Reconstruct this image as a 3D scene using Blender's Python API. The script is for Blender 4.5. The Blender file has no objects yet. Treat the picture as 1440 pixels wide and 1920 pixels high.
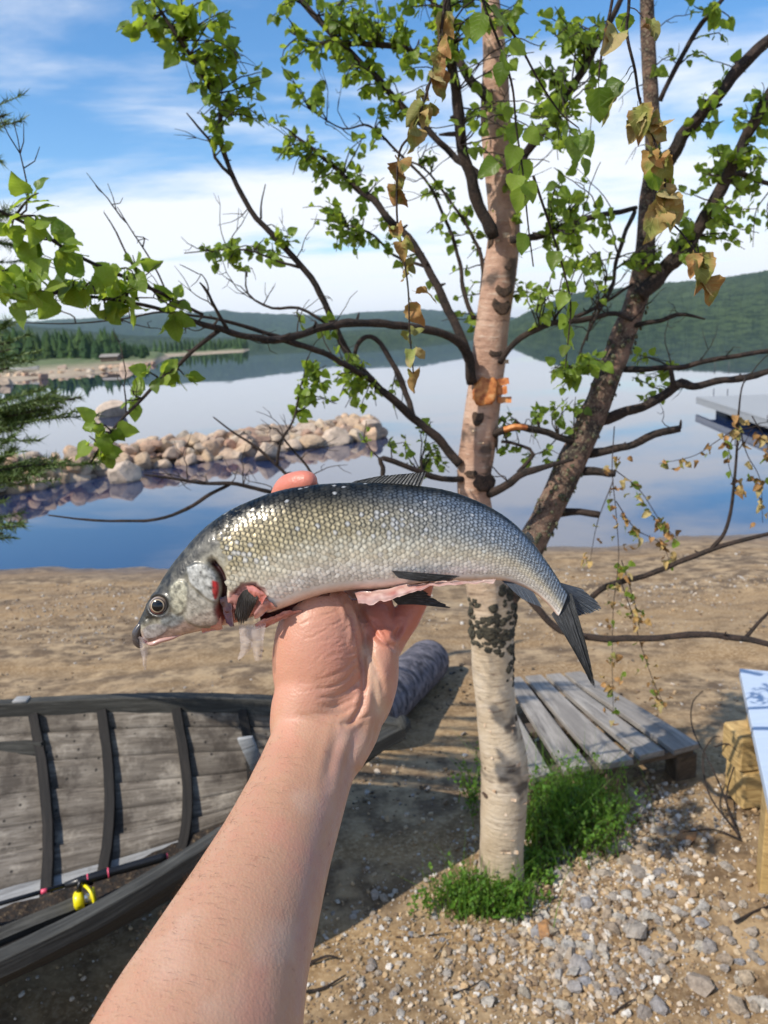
import bpy, math, random
import numpy as np
from mathutils import Vector, Matrix, Euler, noise as mnoise

random.seed(7)
rng = np.random.default_rng(11)
scene = bpy.context.scene
COL = scene.collection

# ------------------------------------------------------------------ camera
FPX = 1440.0                       # focal length in photo pixels (1440 x 1920 frame)
PITCH = math.radians(12.7)
ROLL = math.radians(2.6)
CAMZ = 1.65
WATER = -0.75
cam_data = bpy.data.cameras.new('camera')
cam_data.sensor_fit = 'VERTICAL'
cam_data.sensor_height = 36.0
cam_data.lens = 27.0
cam_data.clip_start = 0.02
cam_data.clip_end = 20000
cam_data.dof.use_dof = True
cam_data.dof.focus_distance = 0.505
cam_data.dof.aperture_fstop = 16.0
cam = bpy.data.objects.new('camera', cam_data)
COL.objects.link(cam)
cam.matrix_world = (Matrix.Translation((0, 0, CAMZ)) @ Matrix.Rotation(math.pi / 2 - PITCH, 4, 'X')
                    @ Matrix.Rotation(ROLL * -1, 4, 'Z'))
scene.camera = cam
CM = np.array(cam.matrix_world)[:3, :3]
CP = np.array([0, 0, CAMZ])
RIGHT, UP, FWD = CM[:, 0], CM[:, 1], -CM[:, 2]

# ------------------------------------------------------------------ sky and sun
SUN_EL = math.radians(46)
SUN_AZ = math.radians(-123)        # measured from +Y (view direction) towards +X
sun_to = Vector((math.sin(SUN_AZ) * math.cos(SUN_EL), math.cos(SUN_AZ) * math.cos(SUN_EL), math.sin(SUN_EL)))
world = bpy.data.worlds.new('World')
scene.world = world
world.use_nodes = True
wn, wl = world.node_tree.nodes, world.node_tree.links
wn.clear()
def wnode(t, **kw):
    n = wn.new(t)
    for k, v in kw.items(): setattr(n, k, v)
    return n
w_out = wnode('ShaderNodeOutputWorld')
w_bg = wnode('ShaderNodeBackground')
w_bg.inputs['Strength'].default_value = 0.13
w_sky = wnode('ShaderNodeTexSky', sky_type='NISHITA', sun_disc=False)
w_sky.sun_elevation = SUN_EL
w_sky.sun_rotation = SUN_AZ
w_sky.air_density = 1.0
w_sky.dust_density = 0.3
w_sky.ozone_density = 2.5
w_tc = wnode('ShaderNodeTexCoord')
w_sep = wnode('ShaderNodeSeparateXYZ')
wl.new(w_tc.outputs['Generated'], w_sep.inputs[0])
def wmath(op, a, b=None):
    n = wnode('ShaderNodeMath', operation=op)
    for i, v in enumerate((a, b)):
        if v is None: continue
        if isinstance(v, (int, float)): n.inputs[i].default_value = v
        else: wl.new(v, n.inputs[i])
    return n.outputs[0]
zc = wmath('MAXIMUM', w_sep.outputs['Z'], 0.0)
den = wmath('ADD', zc, 0.10)
w_cmb = wnode('ShaderNodeCombineXYZ')
wl.new(wmath('DIVIDE', w_sep.outputs['X'], den), w_cmb.inputs[0])
wl.new(wmath('DIVIDE', w_sep.outputs['Y'], den), w_cmb.inputs[1])
w_map = wnode('ShaderNodeMapping')
w_map.inputs['Location'].default_value = (3.1, 0.55, 0)
w_map.inputs['Scale'].default_value = (0.55, 1.0, 1)
wl.new(w_cmb.outputs[0], w_map.inputs[0])
w_n1 = wnode('ShaderNodeTexNoise')
w_n1.inputs['Scale'].default_value = 1.05
w_n1.inputs['Detail'].default_value = 9
w_n1.inputs['Roughness'].default_value = 0.58
w_n1.inputs['Distortion'].default_value = 0.25
wl.new(w_map.outputs[0], w_n1.inputs['Vector'])
# thin cloud grows denser towards the horizon, where the layer is seen edge-on
w_low = wnode('ShaderNodeMapRange')
w_low.inputs['From Min'].default_value = 0.02
w_low.inputs['From Max'].default_value = 0.36
w_low.inputs['To Min'].default_value = 0.27
w_low.inputs['To Max'].default_value = -0.03
wl.new(zc, w_low.inputs['Value'])
w_sum = wmath('ADD', w_n1.outputs['Fac'], w_low.outputs[0])
w_rmp = wnode('ShaderNodeMapRange', interpolation_type='SMOOTHSTEP')
w_rmp.inputs['From Min'].default_value = 0.46
w_rmp.inputs['From Max'].default_value = 0.70
w_rmp.inputs['To Max'].default_value = 0.93
wl.new(w_sum, w_rmp.inputs['Value'])
w_mix = wnode('ShaderNodeMix', data_type='RGBA')
wl.new(w_rmp.outputs[0], w_mix.inputs['Factor'])
w_hsv = wnode('ShaderNodeHueSaturation')
w_hsv.inputs['Hue'].default_value = 0.50
w_hsv.inputs['Saturation'].default_value = 1.27
w_hsv.inputs['Value'].default_value = 1.3
wl.new(w_sky.outputs[0], w_hsv.inputs['Color'])
wl.new(w_hsv.outputs[0], w_mix.inputs['A'])
w_mix.inputs['B'].default_value = (7.6, 7.8, 8.1, 1)
wl.new(w_mix.outputs['Result'], w_bg.inputs['Color'])
wl.new(w_bg.outputs[0], w_out.inputs['Surface'])

sun_data = bpy.data.lights.new('sun', 'SUN')
sun_data.energy = 4.6
sun_data.angle = math.radians(0.53)
sun_data.color = (1.0, 0.93, 0.82)
sun = bpy.data.objects.new('sun', sun_data)
COL.objects.link(sun)
sun.rotation_euler = (-sun_to).to_track_quat('-Z', 'Y').to_euler()

vs = scene.view_settings
vs.view_transform = 'Standard'
vs.look = 'None'
vs.exposure = 0.14
vs.gamma = 1.0
scene.render.engine = 'CYCLES'
scene.cycles.use_denoising = True
scene.cycles.max_bounces = 8
scene.cycles.transparent_max_bounces = 12
scene.cycles.caustics_reflective = False
scene.cycles.caustics_refractive = False

# ------------------------------------------------------------------ helpers: space
def P(x, y, d):
    """photo pixel at a depth d (metres along the lens axis)"""
    return CP + RIGHT * ((x - 720) / FPX * d) + UP * (-(y - 960) / FPX * d) + FWD * d
def ray(x, y):
    return RIGHT * ((x - 720) / FPX) + UP * (-(y - 960) / FPX) + FWD
def PY(x, y, Y):
    """photo pixel at a forward distance Y on the ground plan"""
    r = ray(x, y); return CP + r * (Y / r[1])
def PZ(x, y, z):
    """photo pixel where its ray meets height z"""
    r = ray(x, y); return CP + r * ((z - CAMZ) / r[2])
def to_px(V):
    q = (V - CP) @ CM
    return np.stack([720 + FPX * q[:, 0] / -q[:, 2], 960 - FPX * q[:, 1] / -q[:, 2]], 1)

def catmull(pts, n):
    """resample a polyline (rows of any width) as a smooth spline, n points"""
    p = np.asarray(pts, float)
    if len(p) == 2:
        t = np.linspace(0, 1, n)[:, None]; return p[0] * (1 - t) + p[1] * t
    e = np.vstack([2 * p[0] - p[1], p, 2 * p[-1] - p[-2]])
    seg = len(p) - 1
    u = np.linspace(0, seg, n); i = np.minimum(u.astype(int), seg - 1); f = (u - i)[:, None]
    a, b, c, d = e[i], e[i + 1], e[i + 2], e[i + 3]
    return 0.5 * (2 * b + (c - a) * f + (2 * a - 5 * b + 4 * c - d) * f * f + (3 * b - a - 3 * c + d) * f ** 3)

def hash3(V, s=0.0):
    h = np.sin(V[:, 0] * 127.1 + V[:, 1] * 311.7 + V[:, 2] * 74.7 + s * 17.3) * 43758.5453
    return h - np.floor(h)
def vnoise(V, scale, seed=0.0):
    """value noise in -1..1"""
    q = np.asarray(V, float) * scale; i = np.floor(q); f = q - i; f = f * f * (3 - 2 * f); out = 0
    for dx in (0, 1):
        for dy in (0, 1):
            for dz in (0, 1):
                w = (f[:, 0] if dx else 1 - f[:, 0]) * (f[:, 1] if dy else 1 - f[:, 1]) * (f[:, 2] if dz else 1 - f[:, 2])
                out = out + w * hash3(i + np.array([dx, dy, dz]), seed)
    return out * 2 - 1
def fbm(V, scale, octv=4, seed=0.0):
    a, o, t = 1.0, 0, 0
    for k in range(octv):
        o = o + a * vnoise(V, scale * 2 ** k, seed + k); t += a; a *= 0.5
    return o / t
def seg_dist(Q, poly):
    """2D distance of points Q to a polyline"""
    poly = np.asarray(poly, float); best = np.full(len(Q), 1e9)
    for a, b in zip(poly[:-1], poly[1:]):
        ab = b - a; t = np.clip(((Q - a) @ ab) / max(ab @ ab, 1e-9), 0, 1)
        best = np.minimum(best, np.linalg.norm(Q - a - t[:, None] * ab, axis=1))
    return best
def poly_sd(Q, poly):
    """2D signed distance to a polygon, negative inside"""
    poly = np.asarray(poly, float)
    d = seg_dist(Q, np.vstack([poly, poly[:1]])); ins = np.zeros(len(Q), bool)
    x, y = Q[:, 0], Q[:, 1]; j = len(poly) - 1
    for i in range(len(poly)):
        xi, yi = poly[i]; xj, yj = poly[j]
        c = ((yi > y) != (yj > y)) & (x < (xj - xi) * (y - yi) / (yj - yi + 1e-12) + xi)
        ins ^= c; j = i
    return np.where(ins, -d, d)
def smooth(a, b, x):
    t = np.clip((x - a) / (b - a), 0, 1); return t * t * (3 - 2 * t)
def mixc(a, b, w):
    return np.asarray(a) * (1 - w[:, None]) + np.asarray(b) * w[:, None]

# ------------------------------------------------------------------ helpers: meshes
class MB:
    """collects geometry (numpy) and links it as ONE mesh object"""
    def __init__(self):
        self.V, self.L, self.S, self.UV, self.C = [], [], [], [], []
        self.n = 0
    def add(self, V, F, UV=None, C=None):
        V = np.asarray(V, float); F = np.asarray(F, int)
        self.V.append(V)
        self.L.append((F + self.n).ravel()); self.S.append(np.full(len(F), F.shape[1]))
        self.UV.append(np.zeros((len(V), 2)) if UV is None else np.asarray(UV, float))
        c = np.ones((len(V), 3)) * 0.5 if C is None else np.broadcast_to(np.asarray(C, float), (len(V), 3))
        self.C.append(c)
        self.n += len(V)
        return self
    def extra(self, F):
        """more faces on the vertices just added"""
        F = np.asarray(F, int); k = self.n - len(self.V[-1])
        self.L.append((F + k).ravel()); self.S.append(np.full(len(F), F.shape[1]))
    def mesh(self, name, mat, smooth_shade=True):
        V = np.concatenate(self.V); L = np.concatenate(self.L); S = np.concatenate(self.S)
        UV = np.concatenate(self.UV); C = np.concatenate(self.C)
        m = bpy.data.meshes.new(name)
        m.vertices.add(len(V)); m.vertices.foreach_set('co', V.astype(np.float32).ravel())
        m.loops.add(len(L)); m.loops.foreach_set('vertex_index', L.astype(np.int32))
        m.polygons.add(len(S))
        m.polygons.foreach_set('loop_start', np.concatenate([[0], np.cumsum(S)[:-1]]).astype(np.int32))
        m.polygons.foreach_set('use_smooth', np.full(len(S), smooth_shade))
        uv = m.uv_layers.new(name='UVMap'); uv.data.foreach_set('uv', UV[L].astype(np.float32).ravel())
        ca = m.color_attributes.new('Col', 'FLOAT_COLOR', 'POINT')
        ca.data.foreach_set('color', np.hstack([C, np.ones((len(C), 1))]).astype(np.float32).ravel())
        m.update(calc_edges=True); m.validate()
        if mat is not None: m.materials.append(mat)
        return m
    def build(self, name, mat, parent=None, smooth_shade=True, origin=None):
        if origin is not None:
            origin = np.asarray(origin, float)
            self.V = [v - origin for v in self.V]
        o = bpy.data.objects.new(name, self.mesh(name, mat, smooth_shade))
        COL.objects.link(o)
        if origin is not None: o.location = origin
        if parent is not None:
            o.parent = parent
            o.location = Vector(o.location) - parent_origin(parent)
        return o
def parent_origin(p):
    v = Vector((0, 0, 0))
    while p is not None:
        v += p.location; p = p.parent
    return v
def tag(o, label=None, cat=None, group=None, kind=None):
    if label: o['label'] = label
    if cat: o['category'] = cat
    if group: o['group'] = group
    if kind: o['kind'] = kind
    return o
def thing(name, loc, label, cat, group=None):
    o = bpy.data.objects.new(name, None); COL.objects.link(o)
    o.location = Vector([float(v) for v in loc]); o.empty_display_size = 0.1
    return tag(o, label, cat, group)
def put(name, mesh, M, parent=None):
    """a copy-like object sharing a mesh; M is a world matrix (parents carry only a location)"""
    o = bpy.data.objects.new(name, mesh); COL.objects.link(o)
    if parent is not None:
        o.parent = parent
        M = Matrix.Translation(-parent_origin(parent)) @ M
    o.matrix_basis = M
    return o

def frames(C):
    T = np.gradient(C, axis=0); T /= np.linalg.norm(T, axis=1)[:, None] + 1e-12
    ref = np.array([0, 0, 1.0]) if abs(T[0, 2]) < 0.9 else np.array([1.0, 0, 0])
    N = np.zeros_like(T); n = np.cross(T[0], ref); N[0] = n / np.linalg.norm(n)
    for i in range(1, len(T)):
        n = N[i - 1] - T[i] * (N[i - 1] @ T[i]); N[i] = n / (np.linalg.norm(n) + 1e-12)
    return T, N, np.cross(T, N)
def tube(mb, C, R, seg=8, rough=0.0, col=None, seed=0, cap=True, vscale=1.0):
    """tube along points C with radii R; rough = relative radial relief"""
    C = np.asarray(C, float); R = np.broadcast_to(np.asarray(R, float), (len(C),)).copy()
    T, N, B = frames(C)
    a = np.linspace(0, 2 * np.pi, seg + 1)
    ca, sa = np.cos(a), np.sin(a)
    D = N[:, None, :] * ca[None, :, None] + B[:, None, :] * sa[None, :, None]
    RR = np.repeat(R[:, None], seg + 1, 1)
    if rough:
        q = (C[:, None, :] + D * R[:, None, None]).reshape(-1, 3)
        rr = fbm(q, 0.35 / max(R.mean(), 1e-4), 3, seed).reshape(len(C), seg + 1); rr[:, -1] = rr[:, 0]
        RR = RR * (1 + rough * rr)
    V = (C[:, None, :] + D * RR[:, :, None]).reshape(-1, 3)
    ln = np.concatenate([[0], np.cumsum(np.linalg.norm(np.diff(C, axis=0), axis=1))])
    UV = np.stack([np.tile(a / (2 * np.pi), len(C)), np.repeat(ln * vscale, seg + 1)], 1)
    i = np.arange(len(C) - 1)[:, None]; j = np.arange(seg)[None, :]
    k = (i * (seg + 1) + j)
    F = np.stack([k, k + 1, k + seg + 2, k + seg + 1], -1).reshape(-1, 4)
    cc = None if col is None else np.asarray(col, float)
    mb.add(V, F, UV, cc)
    if cap:
        e = (len(C) - 1) * (seg + 1)
        mb.extra([[e + q for q in range(seg)]]); mb.extra([[q for q in range(seg - 1, -1, -1)]])
    return mb
def grid_faces(nu, nv):
    i = np.arange(nu - 1)[:, None]; j = np.arange(nv - 1)[None, :]; k = i * nv + j
    return np.stack([k, k + 1, k + nv + 1, k + nv], -1).reshape(-1, 4)
def box(mb, c, X, Y, Z, jit=0.0, col=None):
    """box with centre c and half-axis vectors X, Y, Z, chamfered a little"""
    c, X, Y, Z = (np.asarray(v, float) for v in (c, X, Y, Z))
    ch = 0.12 * min(np.linalg.norm(X), np.linalg.norm(Y), np.linalg.norm(Z))
    fx, fy, fz = (1 - ch / np.linalg.norm(v) for v in (X, Y, Z))
    V, idx = [], {}
    for sx in (-1, 1):
        for sy in (-1, 1):
            for sz in (-1, 1):
                for ax in range(3):
                    k = [sx * fx, sy * fy, sz * fz]; k[ax] = (sx, sy, sz)[ax]
                    idx[(sx, sy, sz, ax)] = len(V); V.append(c + X * k[0] + Y * k[1] + Z * k[2])
    Fq, Ft = [], []
    for s in (-1, 1):
        a = [(s, -1, -1), (s, 1, -1), (s, 1, 1), (s, -1, 1)]; f = [idx[(*q, 0)] for q in a]; Fq.append(f if s > 0 else f[::-1])
        a = [(-1, s, -1), (-1, s, 1), (1, s, 1), (1, s, -1)]; f = [idx[(*q, 1)] for q in a]; Fq.append(f if s > 0 else f[::-1])
        a = [(-1, -1, s), (1, -1, s), (1, 1, s), (-1, 1, s)]; f = [idx[(*q, 2)] for q in a]; Fq.append(f if s > 0 else f[::-1])
    for s in (-1, 1):
        for t in (-1, 1):
            Fq.append([idx[(-1, s, t, 1)], idx[(1, s, t, 1)], idx[(1, s, t, 2)], idx[(-1, s, t, 2)]][:: -s * t])
            Fq.append([idx[(s, -1, t, 0)], idx[(s, 1, t, 0)], idx[(s, 1, t, 2)], idx[(s, -1, t, 2)]][:: s * t])
            Fq.append([idx[(s, t, -1, 0)], idx[(s, t, 1, 0)], idx[(s, t, 1, 1)], idx[(s, t, -1, 1)]][:: -s * t])
            for u in (-1, 1):
                Ft.append([idx[(s, t, u, 0)], idx[(s, t, u, 1)], idx[(s, t, u, 2)]][:: s * t * u])
    V = np.array(V)
    if jit: V = V + rng.normal(0, jit, V.shape)
    lx, ly = np.linalg.norm(X), np.linalg.norm(Y)
    UV = np.stack([(V - c) @ X / lx, (V - c) @ Y / ly + (V - c) @ Z / np.linalg.norm(Z)], 1) + rng.uniform(0, 5, 2)
    mb.add(V, Fq, UV, col); mb.extra(Ft)
    return mb

# ------------------------------------------------------------------ helpers: materials
class Mat:
    def __init__(self, name):
        self.m = bpy.data.materials.new(name); self.m.use_nodes = True
        self.nt = self.m.node_tree; self.nt.nodes.clear()
        self.out = self.nt.nodes.new('ShaderNodeOutputMaterial')
        self.b = self.nt.nodes.new('ShaderNodeBsdfPrincipled')
        self.link(self.b.outputs[0], self.out.inputs['Surface'])
    def link(self, a, b): self.nt.links.new(a, b)
    def node(self, t, ins=None, **kw):
        n = self.nt.nodes.new(t)
        for k, v in kw.items(): setattr(n, k, v)
        for k, v in (ins or {}).items(): self.set(n.inputs[k], v)
        return n
    def set(self, sock, v):
        if hasattr(v, 'node'): self.link(v, sock)
        else:
            if isinstance(v, (tuple, list)) and len(v) == 3 and sock.type == 'RGBA': v = (*v, 1)
            sock.default_value = v
    def p(self, **kw):
        for k, v in kw.items(): self.set(self.b.inputs[k.replace('_', ' ')], v)
        return self
    def coord(self, which='Object', scale=(1, 1, 1), loc=(0, 0, 0)):
        if which == 'World': src = self.node('ShaderNodeNewGeometry').outputs['Position']
        else: src = self.node('ShaderNodeTexCoord').outputs[which]
        return self.node('ShaderNodeMapping', {'Vector': src, 'Scale': scale, 'Location': loc}).outputs[0]
    def noise(self, vec, scale, detail=4, rough=0.55, dist=0.0):
        return self.node('ShaderNodeTexNoise', {'Vector': vec, 'Scale': scale, 'Detail': detail, 'Roughness': rough, 'Distortion': dist}).outputs['Fac']
    def vor(self, vec, scale, feature='F1', out='Distance', rnd=1.0):
        return self.node('ShaderNodeTexVoronoi', {'Vector': vec, 'Scale': scale, 'Randomness': rnd}, feature=feature).outputs[out]
    def ramp(self, fac, stops, interp='LINEAR'):
        n = self.node('ShaderNodeValToRGB', {'Fac': fac}); r = n.color_ramp; r.interpolation = interp
        while len(r.elements) < len(stops): r.elements.new(0.5)
        for e, (p, c) in zip(r.elements, stops):
            e.position = p; e.color = (*c, 1) if len(c) == 3 else c
        return n.outputs['Color']
    def range(self, v, a, b, c=0.0, d=1.0):
        return self.node('ShaderNodeMapRange', {'Value': v, 'From Min': a, 'From Max': b, 'To Min': c, 'To Max': d}).outputs[0]
    def mix(self, f, a, b, mode='MIX'):
        n = self.node('ShaderNodeMix', data_type='RGBA', blend_type=mode)
        self.set(n.inputs['Factor'], f); self.set(n.inputs['A'], a); self.set(n.inputs['B'], b)
        return n.outputs['Result']
    def math(self, op, a, b=0.0):
        n = self.node('ShaderNodeMath', operation=op); self.set(n.inputs[0], a); self.set(n.inputs[1], b)
        return n.outputs[0]
    def attr(self, name='Col'):
        return self.node('ShaderNodeAttribute', attribute_name=name).outputs['Color']
    def objrand(self):
        return self.node('ShaderNodeObjectInfo').outputs['Random']
    def bump(self, h, strength=0.4, dist=0.01):
        n = self.node('ShaderNodeBump', {'Height': h, 'Strength': strength, 'Distance': dist})
        self.link(n.outputs[0], self.b.inputs['Normal']); return self
# ================================================================== the setting
def shore_y(x):
    return 8.35 + 0.05 * np.clip(-x - 2.5, 0, 4) ** 2 * 2.2 + 0.05 * x + 0.12 * np.sin(x * 1.7 + 1.0) + 0.07 * np.sin(x * 4.3)
def ground_z(x, y):
    x = np.asarray(x, float); y = np.asarray(y, float)
    sy = shore_y(x)
    t = np.clip((y - 2.4) / (sy - 2.4), 0, None)
    z = WATER * np.where(t < 1, t ** 1.15, 1 + (t - 1) * 1.35)
    v = np.stack([x.ravel(), y.ravel(), np.zeros(x.size)], 1)
    rel = fbm(v, 0.9, 4, 3).reshape(x.shape) * 0.045 + fbm(v, 5.0, 3, 9).reshape(x.shape) * 0.010
    fade = np.clip(1.25 - np.abs(t - 1) * 0, 0, 1)
    return np.maximum(z, -4.0) + rel * np.where(t > 0.85, 0.9, 1.0)
_gx, _gy = np.arange(-4.5, 4.52, 0.025), np.arange(0.0, 9.5, 0.025)
_gt = ground_z(*np.meshgrid(_gx, _gy, indexing='ij')).tolist()
def gz(x, y):
    u, v = (x + 4.5) / 0.025, y / 0.025
    if 0 <= u < len(_gx) - 1 and 0 <= v < len(_gy) - 1:
        i, j = int(u), int(v); a, b = u - i, v - j; r0, r1 = _gt[i], _gt[i + 1]
        return (r0[j] * (1 - b) + r0[j + 1] * b) * (1 - a) + (r1[j] * (1 - b) + r1[j + 1] * b) * a
    return float(ground_z(np.array([x]), np.array([y]))[0])
def PG(x, y, lift=0.0):
    """photo pixel where its ray meets the ground"""
    r = [float(v) for v in ray(x, y)]; a, b = 0.8, 12.0
    for _ in range(26):
        t = (a + b) / 2
        if CAMZ + r[2] * t > gz(r[0] * t, r[1] * t) + lift: a = t
        else: b = t
    return CP + np.array(r) * t

def mat_ground():
    m = Mat('sand_and_gravel'); w = m.coord('World')
    n1 = m.noise(w, 0.9, 5, 0.6); n2 = m.noise(w, 7.0, 5, 0.65); n3 = m.noise(w, 60.0, 4, 0.7); n4 = m.noise(m.coord('World', (0.35, 1.6, 1)), 1.3, 6, 0.65)
    sand = m.ramp(n1, [(0.30, (0.19, 0.105, 0.040)), (0.48, (0.32, 0.19, 0.075)), (0.68, (0.43, 0.28, 0.125))])
    grit = m.ramp(n3, [(0.30, (0.05, 0.032, 0.017)), (0.5, (0.27, 0.17, 0.078)), (0.66, (0.60, 0.47, 0.30))])
    c = m.mix(0.55, sand, grit)
    soil = m.ramp(n2, [(0.42, (0.085, 0.055, 0.032)), (0.62, (0.42, 0.30, 0.17))])
    c = m.mix(m.range(n4, 0.42, 0.60, 0.85, 0.12), c, soil)
    cell = m.node('ShaderNodeTexVoronoi', {'Vector': w, 'Scale': 75.0})
    pc = m.ramp(m.node('ShaderNodeSeparateColor', {'Color': cell.outputs['Color']}).outputs[0],
                [(0.0, (0.22, 0.15, 0.09)), (0.4, (0.45, 0.33, 0.2)), (0.75, (0.55, 0.47, 0.36)), (1.0, (0.72, 0.68, 0.6))])
    c = m.mix(m.range(cell.outputs['Distance'], 0.0, 0.0075, 0.5, 0.0), c, pc)
    # wet band at the water's edge
    sep = m.node('ShaderNodeSeparateXYZ', {'Vector': w})
    wet = m.math('MULTIPLY', m.range(sep.outputs['Z'], WATER + 0.02, WATER + 0.13, 1, 0), 1.0)
    c = m.mix(m.math('MULTIPLY', wet, 0.55), c, (0.075, 0.045, 0.03))
    h = m.math('ADD', m.math('MULTIPLY', n3, 0.6), m.math('MULTIPLY', m.range(cell.outputs['Distance'], 0, 0.009, 1, 0), 0.8))
    m.p(Base_Color=c, Roughness=m.range(wet, 0, 1, 0.95, 0.45)); m.bump(h, 0.55, 0.006)
    return m.m
M_ground = mat_ground()
# one sheet: fine near the camera, coarse far away and under the lake
xs = np.unique(np.concatenate([np.linspace(-4.5, 4.5, 301), np.linspace(-14, 14, 141), np.array([-2500, -800, -250, -80, -30, 30, 80, 250, 800, 2500.])]))
ys = np.unique(np.concatenate([np.linspace(-4, 1.0, 40), np.linspace(1.0, 10.0, 361), np.linspace(10, 26, 56), np.array([-400, -100, -30, 40, 90, 250, 900, 3000.])]))
X, Y = np.meshgrid(xs, ys, indexing='ij')
Z = ground_z(X, Y)
gm = MB().add(np.stack([X, Y, Z], -1).reshape(-1, 3), grid_faces(len(xs), len(ys))[:, ::-1], np.stack([X, Y], -1).reshape(-1, 2))
ground = gm.build('beach', M_ground)
tag(ground, 'brown sandy beach with gravel sloping down to the lake', None, None, 'structure')

def mat_water():
    m = Mat('lake_water'); w = m.coord('World', (0.35, 1.0, 1))
    n = m.noise(w, 1.1, 3, 0.5); n2 = m.noise(w, 0.12, 3, 0.5)
    m.p(Base_Color=(0.009, 0.022, 0.07), Roughness=0.012, IOR=2.5, Specular_IOR_Level=0.5)
    m.bump(m.math('ADD', m.math('MULTIPLY', n, 0.12), n2), 0.10, 0.05)
    return m.m
lx = np.array([-6000, -60, 60, 6000.]); ly = np.array([3.0, 60, 400, 7000.])
X, Y = np.meshgrid(lx, ly, indexing='ij')
lake = MB().add(np.stack([X, Y, np.full_like(X, WATER)], -1).reshape(-1, 3), grid_faces(4, 4)[:, ::-1]).build('lake', mat_water())
tag(lake, 'calm blue lake mirroring sky and hills', None, None, 'structure')

# ---- far hills: a height field in polar steps round the camera
def az_of(x, y=600):
    r = ray(x, y); return math.atan2(r[0], r[1])
def el_of(x, y):
    r = ray(x, y); return math.atan2(r[2], math.hypot(r[0], r[1]))
def profile(pts):
    a = np.array([az_of(x, y) for x, y in pts]); e = np.array([el_of(x, y) for x, y in pts]); o = np.argsort(a)
    return a[o], e[o]
def hill_band(name, pts, r_shore, r_top, mat, label, shore_h=0.8, rough=0.05, na=420, nr=34, r_back=1.5):
    a0, e0 = profile(pts)
    az = np.linspace(a0[0], a0[-1], na); el = np.interp(az, a0, e0)
    rs = np.interp(az, *r_shore) if isinstance(r_shore, tuple) else np.full(na, float(r_shore))
    H = np.tan(np.maximum(el, 0.0006)) * r_top + CAMZ - WATER
    u = np.concatenate([[-0.06], np.linspace(0, 1, nr), np.linspace(1.05, 1.9, 8)])
    A, U = np.meshgrid(az, u, indexing='ij')
    R = rs[:, None] + (r_top - rs[:, None]) * U
    f = np.where(U < 0, -0.02, np.where(U < 1, 1 - (1 - np.clip(U, 0, 1)) ** 1.7, 1 - 0.55 * (U - 1)))
    Zh = H[:, None] * f
    q = np.stack([A * 60, R / r_top * 9, np.zeros_like(A)], -1).reshape(-1, 3)
    Zh = Zh * (1 + rough * fbm(q, 0.8, 4, len(pts)).reshape(A.shape) * np.clip(U * 3, 0, 1) * np.clip((1.4 - U) * 3, 0.25, 1))
    tree = (rng.random(A.shape) - 0.3) * 0.0022 * R * (U > 0.01)
    Zh = Zh + tree
    V = np.stack([np.sin(A) * R, np.cos(A) * R, WATER + Zh - (U < 0) * 1.5], -1).reshape(-1, 3)
    o = MB().add(V, grid_faces(na, len(u))[:, ::-1]).build(name, mat)
    return tag(o, label, None, None, 'structure')
def mat_hill(name, c0, c1, c2, sc):
    m = Mat(name); w = m.coord('World')
    n = m.noise(w, 0.004 * sc, 4, 0.6); f = m.noise(m.coord('World', (1, 1, 0.25)), 0.09 * sc, 5, 0.8)
    c = m.mix(m.range(n, 0.38, 0.62), c0, c1); c = m.mix(m.range(f, 0.44, 0.56, 0.0, 0.9), c, c2)
    m.p(Base_Color=c, Roughness=1.0, Specular_IOR_Level=0.1); m.bump(f, 0.8, 3.0)
    return m.m
M_hill = mat_hill('forest_hill', (0.040, 0.070, 0.030), (0.075, 0.11, 0.045), (0.012, 0.026, 0.014), 1)
M_hill2 = mat_hill('forest_hill_far', (0.030, 0.062, 0.035), (0.065, 0.105, 0.045), (0.016, 0.036, 0.022), 0.6)
hill_band('hill', [(-900, 640), (-400, 600), (-100, 595), (40, 606), (160, 598), (300, 590), (420, 584), (520, 592), (620, 594), (700, 586), (790, 582),
                   (900, 590), (1000, 600), (1200, 600)], 1900, 3000, M_hill2, 'blue hazy forested hill across the lake, behind the left shore')
hill_band('hill', [(-900, 640), (-300, 628), (0, 612), (120, 620), (250, 632), (400, 636), (560, 630), (720, 618), (860, 622), (960, 628), (1050, 624)], 700, 1500, M_hill,
          'low green forested slope along the far shore')
hill_band('hill', [(880, 628), (960, 603), (1010, 577), (1070, 556), (1130, 548), (1220, 540), (1300, 531), (1380, 521), (1440, 514), (1600, 505), (1900, 520), (2400, 560)],
          620, 1350, M_hill, 'green forested hill across the lake on the right', na=520)

# ---- wooded point on the left shore
spit_px = [(-700, 800), (-300, 745), (-60, 722), (60, 711), (150, 703), (220, 694), (262, 689), (300, 681)]
sp = np.array([PZ(x, y, WATER) for x, y in spit_px])[:, :2]
back = np.array([PZ(x, y, WATER) for x, y in [(-1500, 752), (-700, 716), (-260, 693), (-60, 685), (60, 680), (160, 674), (260, 671), (320, 669.5)]])[:, :2]
nu, nv = 90, 16
a = catmull(sp, nu); b = catmull(back, nu)
tt = np.linspace(-0.05, 1, nv)
G = a[:, None, :] * (1 - tt[None, :, None]) + b[:, None, :] * tt[None, :, None]
zz = WATER + np.where(tt < 0.02, -0.6, 0.18 + 1.5 * np.clip(tt, 0, 1) ** 0.8)[None, :] * np.ones((nu, 1))
zz[-6:] -= np.linspace(0, 1.6, 6)[:, None]
V = np.concatenate([G, zz[:, :, None]], -1).reshape(-1, 3)
V[:, 2] += fbm(V, 0.25, 3, 5) * 0.25
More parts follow.
